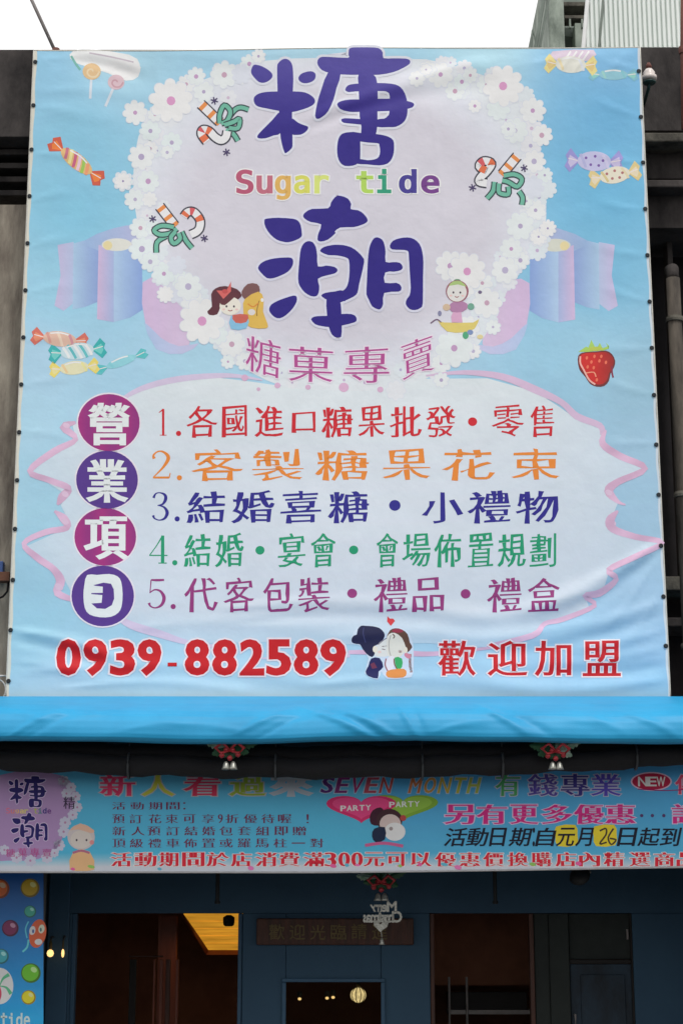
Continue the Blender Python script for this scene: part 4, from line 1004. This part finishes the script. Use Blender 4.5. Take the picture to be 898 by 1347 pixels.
def row(name, items, y0, y1, col, a=.02, b=0, it=0, fn=None, outl=None, layer=3, label=None):
    ik = Ink(SS, layer)
    for e in items:
        ch, x0, x1 = e[:3]; c = e[3] if len(e) > 3 else col
        ya, yb = y0, y1
        if ch in '一': ya, yb = (y0+y1)/2-1, (y0+y1)/2+1
        if ch in ':！:': x0, x1 = (x0+x1)/2-1.2, (x0+x1)/2+1.2
        ik.char(ch, (x0, ya, x1, yb), c, a, b, it=it, fn=fn, outline=outl, ow=0.035)
    return ik.build(name, M_vinyl2, sb, label)
def spread(txt, xs, w): return [(ch, x, x+w) for ch, x in zip(txt, xs) if ch != ' ']
rd = (168,36,70); gy = (92,34,62)
row('headline_lettering', [('新',133,177,(176,48,84)),('人',188,228,(158,160,60)),('看',243,289,(170,46,74)),('過',303,348,(120,140,50)),('來',358,408,(140,150,160))], 1019, 1047, rd, .028, .004, outl=(150,150,160))
row('headline_lettering', [(c, 424+k*19.2, 438+k*19.2, col) for k, (c, col) in enumerate(zip('SEVEN MONTH', [(70,34,96),(104,38,96),(126,40,90),(146,60,76),(150,64,64),0,(160,96,60),(164,120,60),(160,140,60),(150,150,60),(140,150,70)])) if c != ' '], 1023, 1043, rd, .03, .01, it=0.35, outl=(140,160,180), label='slanted latin capitals in the headline')
row('headline_lettering', [('有',652,683,(60,130,80)),('錢',695,732,(70,60,130)),('專',738,774,(50,44,110)),('業',778,815,(70,60,150))], 1018, 1047, rd, .024, .0, outl=(150,150,170), label='green and violet characters in the headline')
row('headline_lettering', [('傳',888,916,(180,60,90))], 1019, 1045, rd, .03, .0, outl=(160,150,170), label='cut off pink character at the right end')
ik = Ink(SS, 3); ik.mark('oval'); ik.ell(856,1028,27,12.5,(190,160,180),0,30); ik.ell(856,1028,25,11,(150,26,58),0,30); ik.stroke([(838,1038),(870,1040),(898,1039)],1.3,(120,30,90))
for k, ch in enumerate('NEW'): ik.char(ch, (839+k*12, 1022, 850+k*12, 1034), (206,190,196), .03, .02)
ik.build('new_badge', M_vinyl2, sb)
row('small_text_line', spread('活動期間:', [148,172,196,219,234], 17), 1055, 1065, gy, .02, -.012)
row('small_text_line', spread('預訂花束可享9折優待喔！', [148,171,196,218,241,266,288,296,321,345,366,394], 16)[:6]+[('9',287,293)]+spread('折優待喔！', [297,321,344,366,396], 17), 1071, 1083, gy, .02, -.012)
row('small_text_line', spread('新人預訂結婚包套組即贈', [148,173,194,219,243,266,289,313,337,361,385], 17), 1087, 1099, gy, .02, -.012)
row('small_text_line', spread('頂級禮車佈置或羅馬柱一對', [148,171,195,219,242,266,289,313,336,360,384,408], 17), 1103, 1115, gy, .02, -.012)
X_ = [(147,25),(178,27),(210,24),(241,27),(273,27),(305,25),(337,26),(367,26),(400,26)]
row('offer_text_line', [(ch, x, x+w) for ch, (x, w) in zip('活動期間於店消費滿', X_)] + [('3',428,441),('0',446,459),('0',463,476)] +
    [(ch, x, x+25) for ch, x in zip('元可以優惠價換購店內精選商', [479,509,541,573,605,636,668,699,731,762,794,828,860])] + [('品',890,916)], 1121, 1140, (176,34,50), .042, -.012, outl=(206,190,200))
row('slogan_text_line', [(ch, x, x+w) for ch, x, w in zip('另有更多優惠', [586,628,672,714,756,797], [36,37,34,36,36,36])] + [('請',884,918)], 1058, 1084, (172,38,108), .042, -.006, outl=(176,160,186))
ik = Ink(SS, 4)
for x in (843,857,872): ik.mark('dot'); ik.ell(x, 1073, 2.3, 2.3, (70,50,90), 0, 8)
ik.build('dot_print', M_vinyl2, sb)
ik = Ink(SS, 3)
for x0, x1 in ((733,757),(783,808)): ik.mark('patch'); ik.poly([(x0-2,1087),(x1-1,1085),(x1+2,1098),(x1,1112),(x0,1113),(x0-3,1100)], (206,170,44), 2)
ik.build('yellow_date_patch', M_vinyl2, sb)
row('date_text_line', [('活',586,613),('動',615,641),('日',645,664),('期',671,697),(':',698,705),('自',706,729),('元',733,755),('月',758,778),('日',813,835),('起',840,866),('到',869,893)], 1089, 1113, (20,22,36), .018, .008, it=0.22, layer=5)
ik = Ink(SS, 5); ik.stroke([(788,1093),(796,1090),(796,1098),(788,1110),(797,1108)],2.2,(60,50,40)); ik.stroke([(806,1090),(799,1102),(803,1111),(809,1105),(801,1103)],2.2,(60,50,40)); ik.build('date_text_line', M_vinyl2, sb, 'handwritten number on a yellow patch')
def heart(ik, cx, cy, w, h, c):
    pts = []
    for k in range(40):
        q = 2*math.pi*k/40; pts.append((cx + w*(math.sin(q)**3), cy - h*(13*math.cos(q)-5*math.cos(2*q)-2*math.cos(3*q)-math.cos(4*q))/16))
    ik.poly(pts, c)
ik = Ink(SS, 3); ik.mark('heart_balloon'); heart(ik, 530, 1060, 46, 19, (104,140,48)); heart(ik, 530, 1059, 38, 15, (120,156,60)); ik.mark('heart_balloon'); heart(ik, 475, 1062, 46, 20, (176,40,90)); heart(ik, 475, 1061, 38, 16, (196,60,110))
ik.build('heart_balloon_print', M_vinyl2, sb)
ik = Ink(SS, 5)
for ox, oy in ((448, 1060), (512, 1055)):
    for k, ch in enumerate('PARTY'): ik.char(ch, (ox+k*8.2, oy-k*0.3, ox+6.6+k*8.2, oy+7-k*0.3), (200,196,200), .03, .02)
ik.build('balloon_lettering', M_vinyl2, sb)
ik = Ink(SS, 6)
ik.poly([(486,1075),(490,1066),(500,1062),(505,1068),(503,1080),(497,1086),(488,1084)],(54,26,40),2); ik.ell(512,1079,17,15,(56,34,40),0,22); ik.ell(513,1084,14,13,(176,160,156),0,22); ik.ell(519,1094,14,12,(190,190,200),0,22)
ik.poly([(492,1090),(506,1088),(506,1104),(494,1108),(489,1100)],(26,36,58),2); ik.ell(530,1076,4,4,(150,60,60)); ik.stroke([(480,1112),(505,1109),(530,1113)],4,(166,80,120)); ik.ell(514,1090,2.5,2.5,(130,120,120))
ik.build('couple_picture', M_vinyl2, sb)
ik = Ink(SS, 5)
for i, (x, y) in enumerate([(438,1139),(456,1138),(470,1138),(526,1139),(552,1137),(584,1137),(602,1141),(120,1140),(96,1143),(210,1143),(330,1142),(700,1137),(760,1136)]): ik.mark('confetti'); ik.ell(x, y, random.uniform(2.5,5), random.uniform(1.6,3), [(190,80,130),(80,150,170),(190,100,150),(120,160,80)][i % 4], 0.2, 10)
ik.build('confetti_print', M_vinyl2, sb)
zb_ = P(449, 997, YS).z
MB().tube([(P(-200, 1000, YS).x, YS-0.01, zb_), (P(1100, 1000, YS).x, YS-0.01, zb_)], 0.014, 8).build('top_rod', M_fr, sb)
b0 = []
for k in range(61):
    x = -200+1300*k/60; b0.append(SS.map(x, 1147.5-7*max(0, (x-380)/520)**1.4 if x > 380 else 1147.5-0.6*abs(x-380)/380, 0.0))
MB().tube(b0, 0.008, 6).build('bottom_hem', mat('grey_white_hem', (0.5,0.5,0.52), 0.7, 0.2, 10, 0.1), sb, True)

# ================================================================== SHOPFRONT
YF = 15.2
fac = thing('shop_facade', 'dark navy-blue painted shopfront with open doorways in the shade of the arcade', 'shop front', (0, YF, 0))
def fp(name, m, x0, y0, x1, y1, Y=YF, depth=0.16, par=None, bevel=0.006, bottom=None):
    par = par or fac; zt_ = P(449, y0, Y).z; zb2 = bottom if bottom is not None else P(449, y1, Y).z
    xa = P(x0, 1250, Y).x; xb = P(x1, 1250, Y).x
    return MB().box((xa, Y, zb2), (xb, Y+depth, zt_)).build(name, m, par, bevel=bevel)
G = 0.13
MB().box((-6, YF, P(449, 1201, YF).z), (6, YF+0.16, 3.05)).build('header_wall', M_pt, fac)
fp('wall', M_pt, -300, 1201.2, 94, 0, bottom=G); fp('wall', M_pt, 319, 1201.2, 376, 0, bottom=G); fp('wall', M_pt, 376.3, 1201.2, 500.7, 1292, )
fp('wall', M_pt, 501, 1201.2, 565, 0, bottom=G); fp('wall', M_pt, 832, 1201.2, 1300, 0, bottom=G)
fp('pilaster', M_pt2, 62, 1140, 90, 0, YF-0.06, 0.05, bottom=G)
# frames
M_wood = mat('dark_brown_wood', lc((78,44,32)), 0.6, 0.4, 4, 0.3, 30, col2=lc((44,26,20)), stretch=(6,1,0.6))
M_wood2 = mat('red_brown_wood', lc((120,60,40)), 0.55, 0.4, 4, 0.2, 30, stretch=(6,1,0.6))
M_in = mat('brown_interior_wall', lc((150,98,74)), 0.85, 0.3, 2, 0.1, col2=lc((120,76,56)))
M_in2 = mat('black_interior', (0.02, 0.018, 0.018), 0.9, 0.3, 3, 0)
fp('door_frame', M_pt2, 94.4, 1201.6, 100, 0, YF+0.03, 0.1, bottom=G); fp('door_frame', M_pt2, 313, 1201.6, 318.6, 0, YF+0.03, 0.1, bottom=G)
fp('door_frame', M_wood, 565.4, 1201.6, 571, 0, YF+0.01, 0.12, bottom=G); fp('door_frame', M_wood, 696, 1201.6, 702, 0, YF+0.03, 0.1, bottom=G)
fp('window_frame', M_pt2, 371, 1287, 506, 1292, YF-0.025, 0.024); fp('window_frame', M_pt2, 371, 1292.3, 376.5, 1500, YF-0.025, 0.024); fp('window_frame', M_pt2, 500.5, 1292.3, 506, 1500, YF-0.025, 0.024)
M_gl = bpy.data.materials.new('dark_glass'); M_gl.use_nodes = True; b_ = M_gl.node_tree.nodes['Principled BSDF']
b_.inputs['Base Color'].default_value = (0.6, 0.65, 0.65, 1); b_.inputs['Transmission Weight'].default_value = 1; b_.inputs['Roughness'].default_value = 0.02; b_.inputs['IOR'].default_value = 1.08
fp('pane', M_gl, 377, 1292.3, 500, 1600, YF+0.07, 0.006, bevel=0)
# right-hand part: dark panel, black post, blue door
M_pan = mat('dull_green_black_panel', lc((38,44,42)), 0.8, 0.4, 3, 0.2)
fp('side_panel', M_pan, 702.3, 1201.6, 722, 0, YF+0.05, 0.06, bottom=G)
fp('post', M_pan, 722.3, 1201.6, 748, 0, YF+0.02, 0.12, bottom=G)
fp('side_panel', M_pan, 748.3, 1201.6, 829, 1262, YF+0.07, 0.05)
M_ptd = mat('mottled_dark_navy_paint', lc((34,54,70)), 0.7, 0.4, 5, 0.3, 40, col2=lc((18,26,34)), stretch=(1,1,0.5))  # darker, vertically mottled navy for the door
dr = fp('door', M_ptd, 748.3, 1268, 829, 0, YF+0.06, 0.05, bottom=G)
fp('door_panel', M_ptd, 762, 1282, 820, 1420, YF+0.045, 0.014, par=dr)
hx = P(756, 1330, YF).x; hz = P(756, 1335, YF).z
MB().tube([(hx, YF+0.06, hz), (hx, YF+0.0, hz), (hx, YF+0.0, hz-0.14), (hx, YF+0.06, hz-0.14)], 0.009, 8).build('handle', M_steel, dr)
for zz in (1.95, 1.2, 0.5): MB().lathe((P(828.6, 1300, YF).x, YF+0.055, zz-0.12), [(0.010,-0.04),(0.010,0.04)], 8).build('hinge', M_steel, dr)
fp('door_frame', M_in2, 748.3, 1262.2, 829, 1267.8, YF+0.04, 0.08)
fp('door_frame', M_in2, 829.2, 1201.6, 831.8, 0, YF+0.02, 0.1, bottom=G)
# interior room
room = thing('shop_interior', 'dim brown shop room seen through the doorways', 'room', (0, 16, 0))
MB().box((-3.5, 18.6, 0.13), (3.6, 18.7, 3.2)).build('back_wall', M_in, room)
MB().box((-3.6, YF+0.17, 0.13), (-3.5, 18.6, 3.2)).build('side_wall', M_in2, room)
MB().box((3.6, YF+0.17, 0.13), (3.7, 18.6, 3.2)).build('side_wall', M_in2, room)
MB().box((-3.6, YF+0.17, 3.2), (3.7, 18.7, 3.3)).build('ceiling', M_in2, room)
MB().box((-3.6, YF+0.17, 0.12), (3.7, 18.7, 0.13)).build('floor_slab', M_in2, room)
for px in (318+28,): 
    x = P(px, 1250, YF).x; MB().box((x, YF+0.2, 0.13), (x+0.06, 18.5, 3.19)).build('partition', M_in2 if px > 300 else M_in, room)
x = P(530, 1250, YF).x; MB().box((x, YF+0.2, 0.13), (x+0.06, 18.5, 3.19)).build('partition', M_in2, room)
# soffit boards; lamplight on them is put in as emission
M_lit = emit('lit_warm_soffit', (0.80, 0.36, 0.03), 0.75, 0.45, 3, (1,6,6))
lt = thing('lit_soffit', 'amber soffit boards inside the left doorway, lamplight put in as glow', 'soffit', P(285, 1230, 16.6))
c_ = [P(241, 1202, 16.2), P(322, 1202, 16.2), P(322, 1216, 16.5), P(322, 1250, 17.2), P(274, 1250, 17.2)]
def slab(name, m, cs_, th, par):
    n = len(cs_); mb = MB(); d = Vector((0, 0.02, th)); vs = cs_ + [c + d for c in cs_]
    mb.add(vs, [tuple(range(n)), tuple(range(2*n-1, n-1, -1))] + [(i, (i+1) % n, (i+1) % n+n, i+n) for i in range(n)]); return mb.build(name, m, par)
ptop, pbot = 1202, 1250
cols = 5
for k in range(cols):
    t0, t1 = k/cols + 0.006, (k+1)/cols - 0.006
    L = lambda t: P(241+33*t, ptop+(pbot-ptop)*t, 16.2+1.0*t); Rr = lambda t: P(322, ptop+(pbot-ptop)*t, 16.2+1.0*t)
    slab('soffit_board', M_lit, [L(t0), Rr(t0), Rr(t1), L(t1)], 0.015, lt)
slab('edge_trim', M_wood2, [P(236,1201,16.19), P(241,1201.5,16.19), P(274.5,1251,17.2), P(322,1251,17.2), P(322,1256,17.18), P(271,1256,17.18)], 0.02, lt)
tri_l = bpy.data.lights.new('soffit_lamp', 'AREA'); tri_l.energy = 1.6; tri_l.size = 0.4; tri_l.color = (1, .62, .25)
tl = bpy.data.objects.new('soffit_lamp', tri_l); link(tl, lt); tl.location = P(290, 1225, 16.5) - Vector(lt.location) + Vector((0, -0.1, -0.08)); tl.rotation_euler = (R(20), 0, 0)
M_bulb = emit('black_speaker_body', (0.02,0.02,0.02), 0.0)
MB().lathe(P(301, 1213, 16.1), [(0.03,-0.035),(0.045,-0.025),(0.05,0),(0.05,0.04),(0.02,0.06)], 16).build('socket', M_in2, lt, True)
# things in the left doorway: hanging poles and cloths
rack = thing('clothes_rail', 'dim rail with hanging poles and cloths inside the left doorway', 'rail', P(210, 1300, 16.0))
xx = lambda px, Y: P(px, 1250, Y).x
MB().tube([P(170, 1258, 16.1), P(215, 1258, 16.1)], 0.008, 8).build('rail_bar', M_wood, rack)
for px, m_, w_ in ((176, M_in2, 9), (204, M_wood2, 3), (213, M_wood2, 5), (222, M_wood, 6), (234, M_wood2, 4)):
    a = P(px, 1262, 16.1); MB().box((xx(px-w_/2, 16.1), 16.1-0.02, 0.6), (xx(px+w_/2, 16.1), 16.12, a.z)).build('hanging_pole', m_, rack, bevel=0.005)
MB().box((xx(208,16.6), 16.6, 0.13), (xx(232,16.6), 16.7, P(220,1205,16.6).z)).build('post', M_wood2, rack)
# right room contents
sh = thing('display_shelf', 'pale metal shelf with uprights inside the brown right-hand doorway', 'shelf', P(640, 1330, 16.4))
MB().box((xx(588,16.4), 16.3, P(640,1334,16.4).z), (xx(705,16.4), 16.7, P(640,1328,16.4).z)).build('shelf_board', M_steel, sh, bevel=0.004)
MB().box((xx(588,16.4), 16.3, P(640,1328,16.4).z+0.001), (xx(690,16.4), 16.6, P(640,1305,16.4).z)).build('dark_tray', M_in2, sh, bevel=0.01)
for px in (589, 612, 700): MB().tube([(xx(px,16.35), 16.28, 0.3), (xx(px,16.35), 16.28, P(px,1285,16.35).z)], 0.011, 8).build('upright', M_steel, sh)
MB().box((xx(560,16.8), 16.8, P(640,1296,16.8).z), (xx(705,16.8), 16.86, 3.0)).build('board_back', M_in, sh)

# wooden sign over the centre window
ws = thing('wooden_sign', 'carved dark wood sign board with faded gold characters above the central window', 'sign', P(440, 1226, YF-0.05))
fp('board', M_wood, 337, 1208, 544, 1243, YF-0.05, 0.045, par=ws, bevel=0.01)
M_gold = mat('faded_gold_paint', (0.13, 0.085, 0.02), 0.5, 0.5, 20, 0.1)
def raised(chars, Y, m, par, name, a=.0, b=0):
    for ch, x0, x1, y0, y1 in chars:
        vs_, tr_, nr_ = glyph(ch); X0 = min(v[0] for v in vs_); X1 = max(v[0] for v in vs_); Y0 = min(v[1] for v in vs_); Y1 = max(v[1] for v in vs_)
        q = [P(x0+(v[0]+n[0]*a-X0)/(X1-X0)*(x1-x0), y1-(v[1]+n[1]*b-Y0)/(Y1-Y0)*(y1-y0), Y) for v, n in zip(vs_, nr_)]
        mb = MB(); mb.add(q, tr_); o_ = mb.build(name, m, par); md = o_.modifiers.new('thick', 'SOLIDIFY'); md.thickness = 0.006; md.offset = 0
raised([('歡',354,374,1216,1236),('迎',381,401,1216,1236),('光',408,428,1217,1236),('臨',435,455,1216,1236),('請',462,482,1215,1235),('進',489,509,1216,1236)], YF-0.056, M_gold, ws, 'carved_character', .01, .01)

# ================================================================== SMALL OBJECTS
# left printed candy panel
YP = 14.2
SP = Surf(YP, None, -200, 1100, 120, 1500, [], [(0.0,0.0,0,.001)], K=1.7, g=20.0)
pn = thing('candy_poster_panel', 'blue poster panel printed with coloured candy balls at the lower left', 'poster', (0, YP, 0))
MB().box((P(-160,1250,YP).x, YP+0.008, G), (P(57.5,1250,YP).x, YP+0.05, P(30,1120,YP).z)).build('backing_board', M_fr, pn)
def pc(x, y): t = min(1, max(0, (y-1150)/190)); return (24+6*t, 76+64*t, 140+52*t)
ik = Ink(SP, 0); ik.poly([(-160,1120),(57.5,1120),(57.5,1470),(-160,1470)], pc); ik.build('poster_sheet', M_panel, pn)
for (x, y, r, c) in ((0,1169,13,(190,90,40)),(40,1168,12.5,(170,140,30)),(40,1199,8,(60,150,130)),(14,1221,11,(110,40,80)),(2,1258,10,(60,150,160)),(41,1280,13,(90,160,40)),(38,1312,9.5,(210,180,40)),(-40,1200,14,(180,60,60)),(-60,1270,16,(200,160,50))):
    ik = Ink(SP, 1); dk = tuple(v*0.62 for v in c)
    ik.ell(x, y, r, r, dk, 0, 26)
    cc = c; ik.ell(x-r*0.05, y-r*0.04, r*0.84, r*0.84, cc, 0, 24); ik.ell(x+r*0.3, y-r*0.34, r*0.34, r*0.26, tuple(min(255, v*0.6+100) for v in c), 0.6, 14)
    ik.build('candy_ball_print', M_panel, pn)
ik = Ink(SP, 1); ik.ell(50,1228,11,19,(206,84,50),0.2,26); ik.ell(43,1224,4,6,(214,206,214),.2,14); ik.ell(55,1222,4,6,(206,200,170),.2,14); ik.ell(51,1239,5,4,(216,190,190)); ik.ell(44,1225,1.4,2.6,(70,90,140)); ik.ell(54,1223,1.4,2.6,(70,110,110))
ik.stroke([(38,1236),(36,1246),(30,1252)],2.4,(90,180,210)); ik.stroke([(38,1212),(34,1222),(36,1234)],1.8,(80,170,210)); ik.build('smiling_sweet_print', M_panel, pn)
ik = Ink(SP, 1); ik.ell(0,1297,18,24,(206,206,206),0,30)
for k in range(5):
    q = 2*math.pi*k/5; ik.stroke([(0,1297,1),(9*math.cos(q+.2),1297+11*math.sin(q+.2),3),(17*math.cos(q+.5),1297+22*math.sin(q+.5),5)],3,(176,60,80) if k % 2 else (80,160,120))
ik.build('pinwheel_sweet_print', M_panel, pn)
ik = Ink(SP, 2)
for k, ch in enumerate('tide'): ik.char(ch, (2+k*10, 1337 if ch == 'e' else 1333, 9.5+k*10, 1350), (170,200,220), .02, .02, fn=MONO)
ik.build('poster_lettering', M_panel, pn)

# bulbs beside the pilaster
M_glow = emit('warm_bulb_glass', (1.0, 0.62, 0.22), 1.5)
def bulb(px, py, Y, rx, label, hgt=1.0):
    t = thing('wall_lamp', label, 'lamp', P(px, py, Y), 'small wall bulbs by the poster')
    c = P(px, py, Y); r = rx*Y/FPX
    MB().lathe(c, [(r*0.2,-r*hgt),(r*0.75,-r*0.7*hgt),(r,0),(r*0.75,r*0.7*hgt),(r*0.25,r*hgt)], 16).build('glass_globe', M_glow, t, True)
    MB().lathe(c+Vector((0,0,r*hgt+0.02)), [(r*0.3,-0.02),(r*0.5,0.0),(r*0.5,0.03),(r*0.15,0.05)], 12).build('socket', M_gold, t, True)
    MB().tube([c+Vector((0,0,r*hgt+0.06)), c+Vector((0,0.04,r*hgt+0.1)), c+Vector((0,0.16,r*hgt+0.1))], 0.008, 8).build('bracket', M_fr, t, True)
bulb(66.5, 1254, 15.0, 4.6, 'round glowing wall bulb beside the blue candy poster')
bulb(83, 1254, 15.05, 2.0, 'narrow glowing tube bulb on the blue pilaster edge', 2.6)
# pendant globe
pd = thing('pendant_lamp', 'glowing round pendant lamp hanging behind the central window', 'lamp', P(471, 1309, 15.9))
c = P(471, 1309, 15.9); r = 10*15.9/FPX
M_pg = emit('warm_pendant_glass', (0.98, 0.70, 0.30), 1.5, 0.6, 30)
mb = MB(); prof_ = []
for k in range(13): a_ = -math.pi/2+math.pi*k/12; prof_.append((max(0.004, r*math.cos(a_)), r*0.95*math.sin(a_)))
mb.lathe(c, prof_, 22).build('globe', M_pg, pd, True)
for k in range(10):
    q = 2*math.pi*k/10; MB().tube([c+Vector((math.cos(q)*r*1.02*math.cos(e), math.sin(q)*r*1.02*math.cos(e), r*math.sin(e))) for e in [(-1.3+2.6*i/10) for i in range(11)]], 0.0035, 5).build('rib', M_gold, pd, True)
MB().lathe(c+Vector((0,0,r+0.02)), [(0.012,-0.02),(0.02,0),(0.012,0.03)], 12).build('cap', M_gold, pd, True)
MB().tube([c+Vector((0,0,r+0.04)), (c.x, c.y, 3.2)], 0.005, 6).build('cord', M_in2, pd)
pl_ = bpy.data.lights.new('pendant_light', 'POINT'); pl_.energy = 4; pl_.color = (1, .75, .45); pl_.shadow_soft_size = 0.06
po = bpy.data.objects.new('pendant_light', pl_); link(po, pd); po.location = (0.1, 0.45, 0.5)
# ceiling spots reflected/seen in the window
for (x, y, lb) in ((394,1314,'leftmost tiny spotlight behind the central window'),(430,1313,'middle tiny spotlight behind the central window'),(438,1312,'rightmost tiny spotlight of three behind the central window')):
    t = thing('spotlight', lb, 'spotlight', P(x, y, 17.2), 'tiny spotlights behind the central window'); c = P(x, y, 17.2)
    MB().lathe(c, [(0.006,-0.012),(0.015,-0.006),(0.015,0.006),(0.006,0.012)], 12).build('glowing_lens', M_glow, t, True)
    MB().lathe(c+Vector((0,0.01,0.035)), [(0.02,-0.02),(0.024,0.0),(0.02,0.03)], 12).build('housing', M_fr, t, True)

# hanging Christmas ornaments
M_leaf = mat('plastic_holly_green', (0.03, 0.11, 0.05), 0.4, 0.4, 20, 0.1)
M_leafs = mat('frosted_holly', (0.42, 0.48, 0.42), 0.5, 0.4, 30, 0.2, col2=(0.06,0.18,0.1))
M_berry = mat('red_satin', (0.42, 0.03, 0.04), 0.35, 0.3, 20, 0.1)
M_silv = mat('silver_glitter', (0.40, 0.40, 0.36), 0.35, 0.5, 60, 0.2, metal=0.5)
def leaf(c, ang, L, w, m, par, tilt=0.2):
    out = []; n = 14
    for i in range(n+1):
        t = i/n; ww = w*math.sin(math.pi*t)**0.7*(1 if i % 2 else 0.62); out.append((t*L, ww))
    up = [(x, y) for x, y in out]; dn = [(x, -y) for x, y in out[::-1][1:-1]]
    pts_ = up+dn; ca, sa = math.cos(ang), math.sin(ang)
    vs_ = [c + Vector((x*ca-y*sa, -0.02 - tilt*x*0.4 + abs(y)*0.35, x*sa+y*ca)) for x, y in pts_]
    tr_ = tessellate_polygon([[Vector((p[0], p[1], 0)) for p in pts_]])
    mb = MB(); mb.add(vs_, tr_); o_ = mb.build('holly_leaf', m, par); md = o_.modifiers.new('thick', 'SOLIDIFY'); md.thickness = 0.003; return o_
def ornament(px, py, Y, sc_, label, seed, frost):
    rg = random.Random(seed); c = P(px, py, Y); t = thing('holly_ornament', label, 'ornament', c, 'holly ornaments hanging under the awning')
    for k, (ang, L) in enumerate(((2.6,.18),(0.5,.19),(2.0,.13),(1.1,.14),(2.95,.15),(0.15,.16),(3.5,.11),(-0.4,.11),(-1.2,.07),(-2.0,.07))):
        leaf(c + Vector((0,0,0.03*sc_)), ang+rg.uniform(-.15,.15), L*sc_, 0.034*sc_, M_leafs if (frost == 0 and k in (1,5,3,7)) or (frost == 1 and k in (1,4)) else M_leaf, t)
    for dx, dz in ((-.045,-.02),(.0,-.035),(.045,-.015),(.015,.01),(-.02,.012)):
        MB().lathe(c + Vector((dx*sc_, -0.05, dz*sc_)), [(0.003,-0.016*sc_),(0.012*sc_,-0.010*sc_),(0.016*sc_,0),(0.012*sc_,0.010*sc_),(0.003,0.016*sc_)], 14).build('berry', M_berry, t, True)
    for s_ in (-1, 1):
        MB().tube([c+Vector((0,-0.06,0.01)), c+Vector((s_*0.04*sc_,-0.08,0.05*sc_)), c+Vector((s_*0.08*sc_,-0.07,0.02*sc_)), c+Vector((s_*0.05*sc_,-0.07,-0.01)), c+Vector((0,-0.06,0.005))], [0.008,0.012,0.014,0.010,0.006], 8).build('bow_loop', M_berry, t, True)
        MB().lathe(c + Vector((s_*0.02*sc_, -0.06, -0.075*sc_)), [(0.026*sc_,-0.024*sc_),(0.020*sc_,-0.012*sc_),(0.015*sc_,0.008*sc_),(0.006*sc_,0.02*sc_)], 14).build('bell', M_silv, t, True)
    MB().tube([c+Vector((0,0,0.03)), c+Vector((0,0.0,0.10*sc_))], 0.003, 5).build('string', M_fr, t)
    return t
ornament(303, 990, 12.80, 1.25, 'holly and red berry ornament hanging left of centre under the awning', 1, 1)
ornament(729, 991, 12.80, 1.2, 'frosted holly ornament with red berries hanging right of centre under the awning', 2, 0)
ornament(501, 1163, 13.9, 1.25, 'dark holly ornament hanging below the promotion banner above the greeting sign', 5, 1)
# hanging greeting lettering
gs = thing('greeting_sign', 'silver cut-out greeting lettering with a little bell hanging before the wooden sign', 'ornament', P(500, 1200, 13.9))
def scr(txt, x1, y0, w, h, name):
    x = x1                                             # seen from its back, so it reads from right to left
    for ch in txt:
        wd = w*(0.45 if ch in 'irst' else (1.5 if ch in 'MmC' else 0.9)); hh = h if ch in 'MCht' else h*0.66
        raised([(ch, x, x-wd, y0+h-hh, y0+h)], 13.88, M_silv, gs, name, .03, .03); x -= wd*1.02
scr('Merry', 521, 1186, 8, 13, 'letter'); scr('Christmas', 528, 1199, 7, 14, 'letter')
MB().box((P(479,1207,13.9).x, 13.89, P(479,1213,13.9).z), (P(525,1207,13.9).x, 13.90, P(479,1211,13.9).z)).build('backing_bar', M_silv, gs)
heartp = [(500,1226),(492,1218),(491,1213),(496,1212),(500,1216),(505,1212),(511,1213),(509,1219)]
MB().prism([(P(x,y,13.89).x, P(x,y,13.89).z) for x, y in heartp], 13.89, 0.008).build('bow_plate', M_silv, gs)
MB().tube([P(501,1224,13.9), P(502,1233,13.9)], 0.003, 5).build('string', M_silv, gs)
MB().lathe(P(502,1238,13.9), [(0.022,-0.026),(0.016,-0.012),(0.013,0.008),(0.005,0.022)], 14).build('bell', M_silv, gs, True)
MB().tube([P(501,1188,13.9), P(501,1150,13.9)], 0.003, 5).build('string', M_fr, gs)
# dark hooks hanging from the arcade ceiling
M_hook = mat('black_hook', (0.012, 0.014, 0.016), 0.6, 0.2, 8, 0.1)
for px, lb in ((286,'thin dark hanger rod dropping left of centre below the promotion banner'),(651,'thin dark hanger rod dropping right of centre below the promotion banner')):
    t = thing('hanger_rod', lb, 'rod', P(px, 1170, 14.6), 'hanger rods under the arcade ceiling')
    a = P(px, 1187, 14.6); MB().tube([(a.x, 14.6, 3.05), a], 0.016, 8).build('rod', M_hook, t); MB().lathe(a, [(0.02,-0.012),(0.024,0),(0.02,0.012)], 10).build('end_nut', M_hook, t)
cf = thing('ceiling_fixture', 'dark round ceiling fixture with pale rim right of centre below the promotion banner', 'fixture', P(762, 1152, 14.3))
c = P(762, 1152, 14.3)
Mt = Matrix.Rotation(R(55), 3, 'X') @ Matrix.Rotation(R(-25), 3, 'Y')
MB().lathe(c, [(0.02,0.05),(0.06,0.04),(0.085,0.0),(0.075,-0.02)], 20, M=Mt).build('shade', M_hook, cf, True)
MB().tube([c+Mt@Vector((math.cos(a_/10*1.2)*0.085, math.sin(a_/10*1.2)*0.085, 0)) for a_ in range(11)], 0.008, 6).build('rim', M_silv, cf, True)
MB().tube([c+Vector((0,0.03,0.04)), (c.x, 14.33, 3.05)], 0.01, 6).build('stem', M_hook, cf)
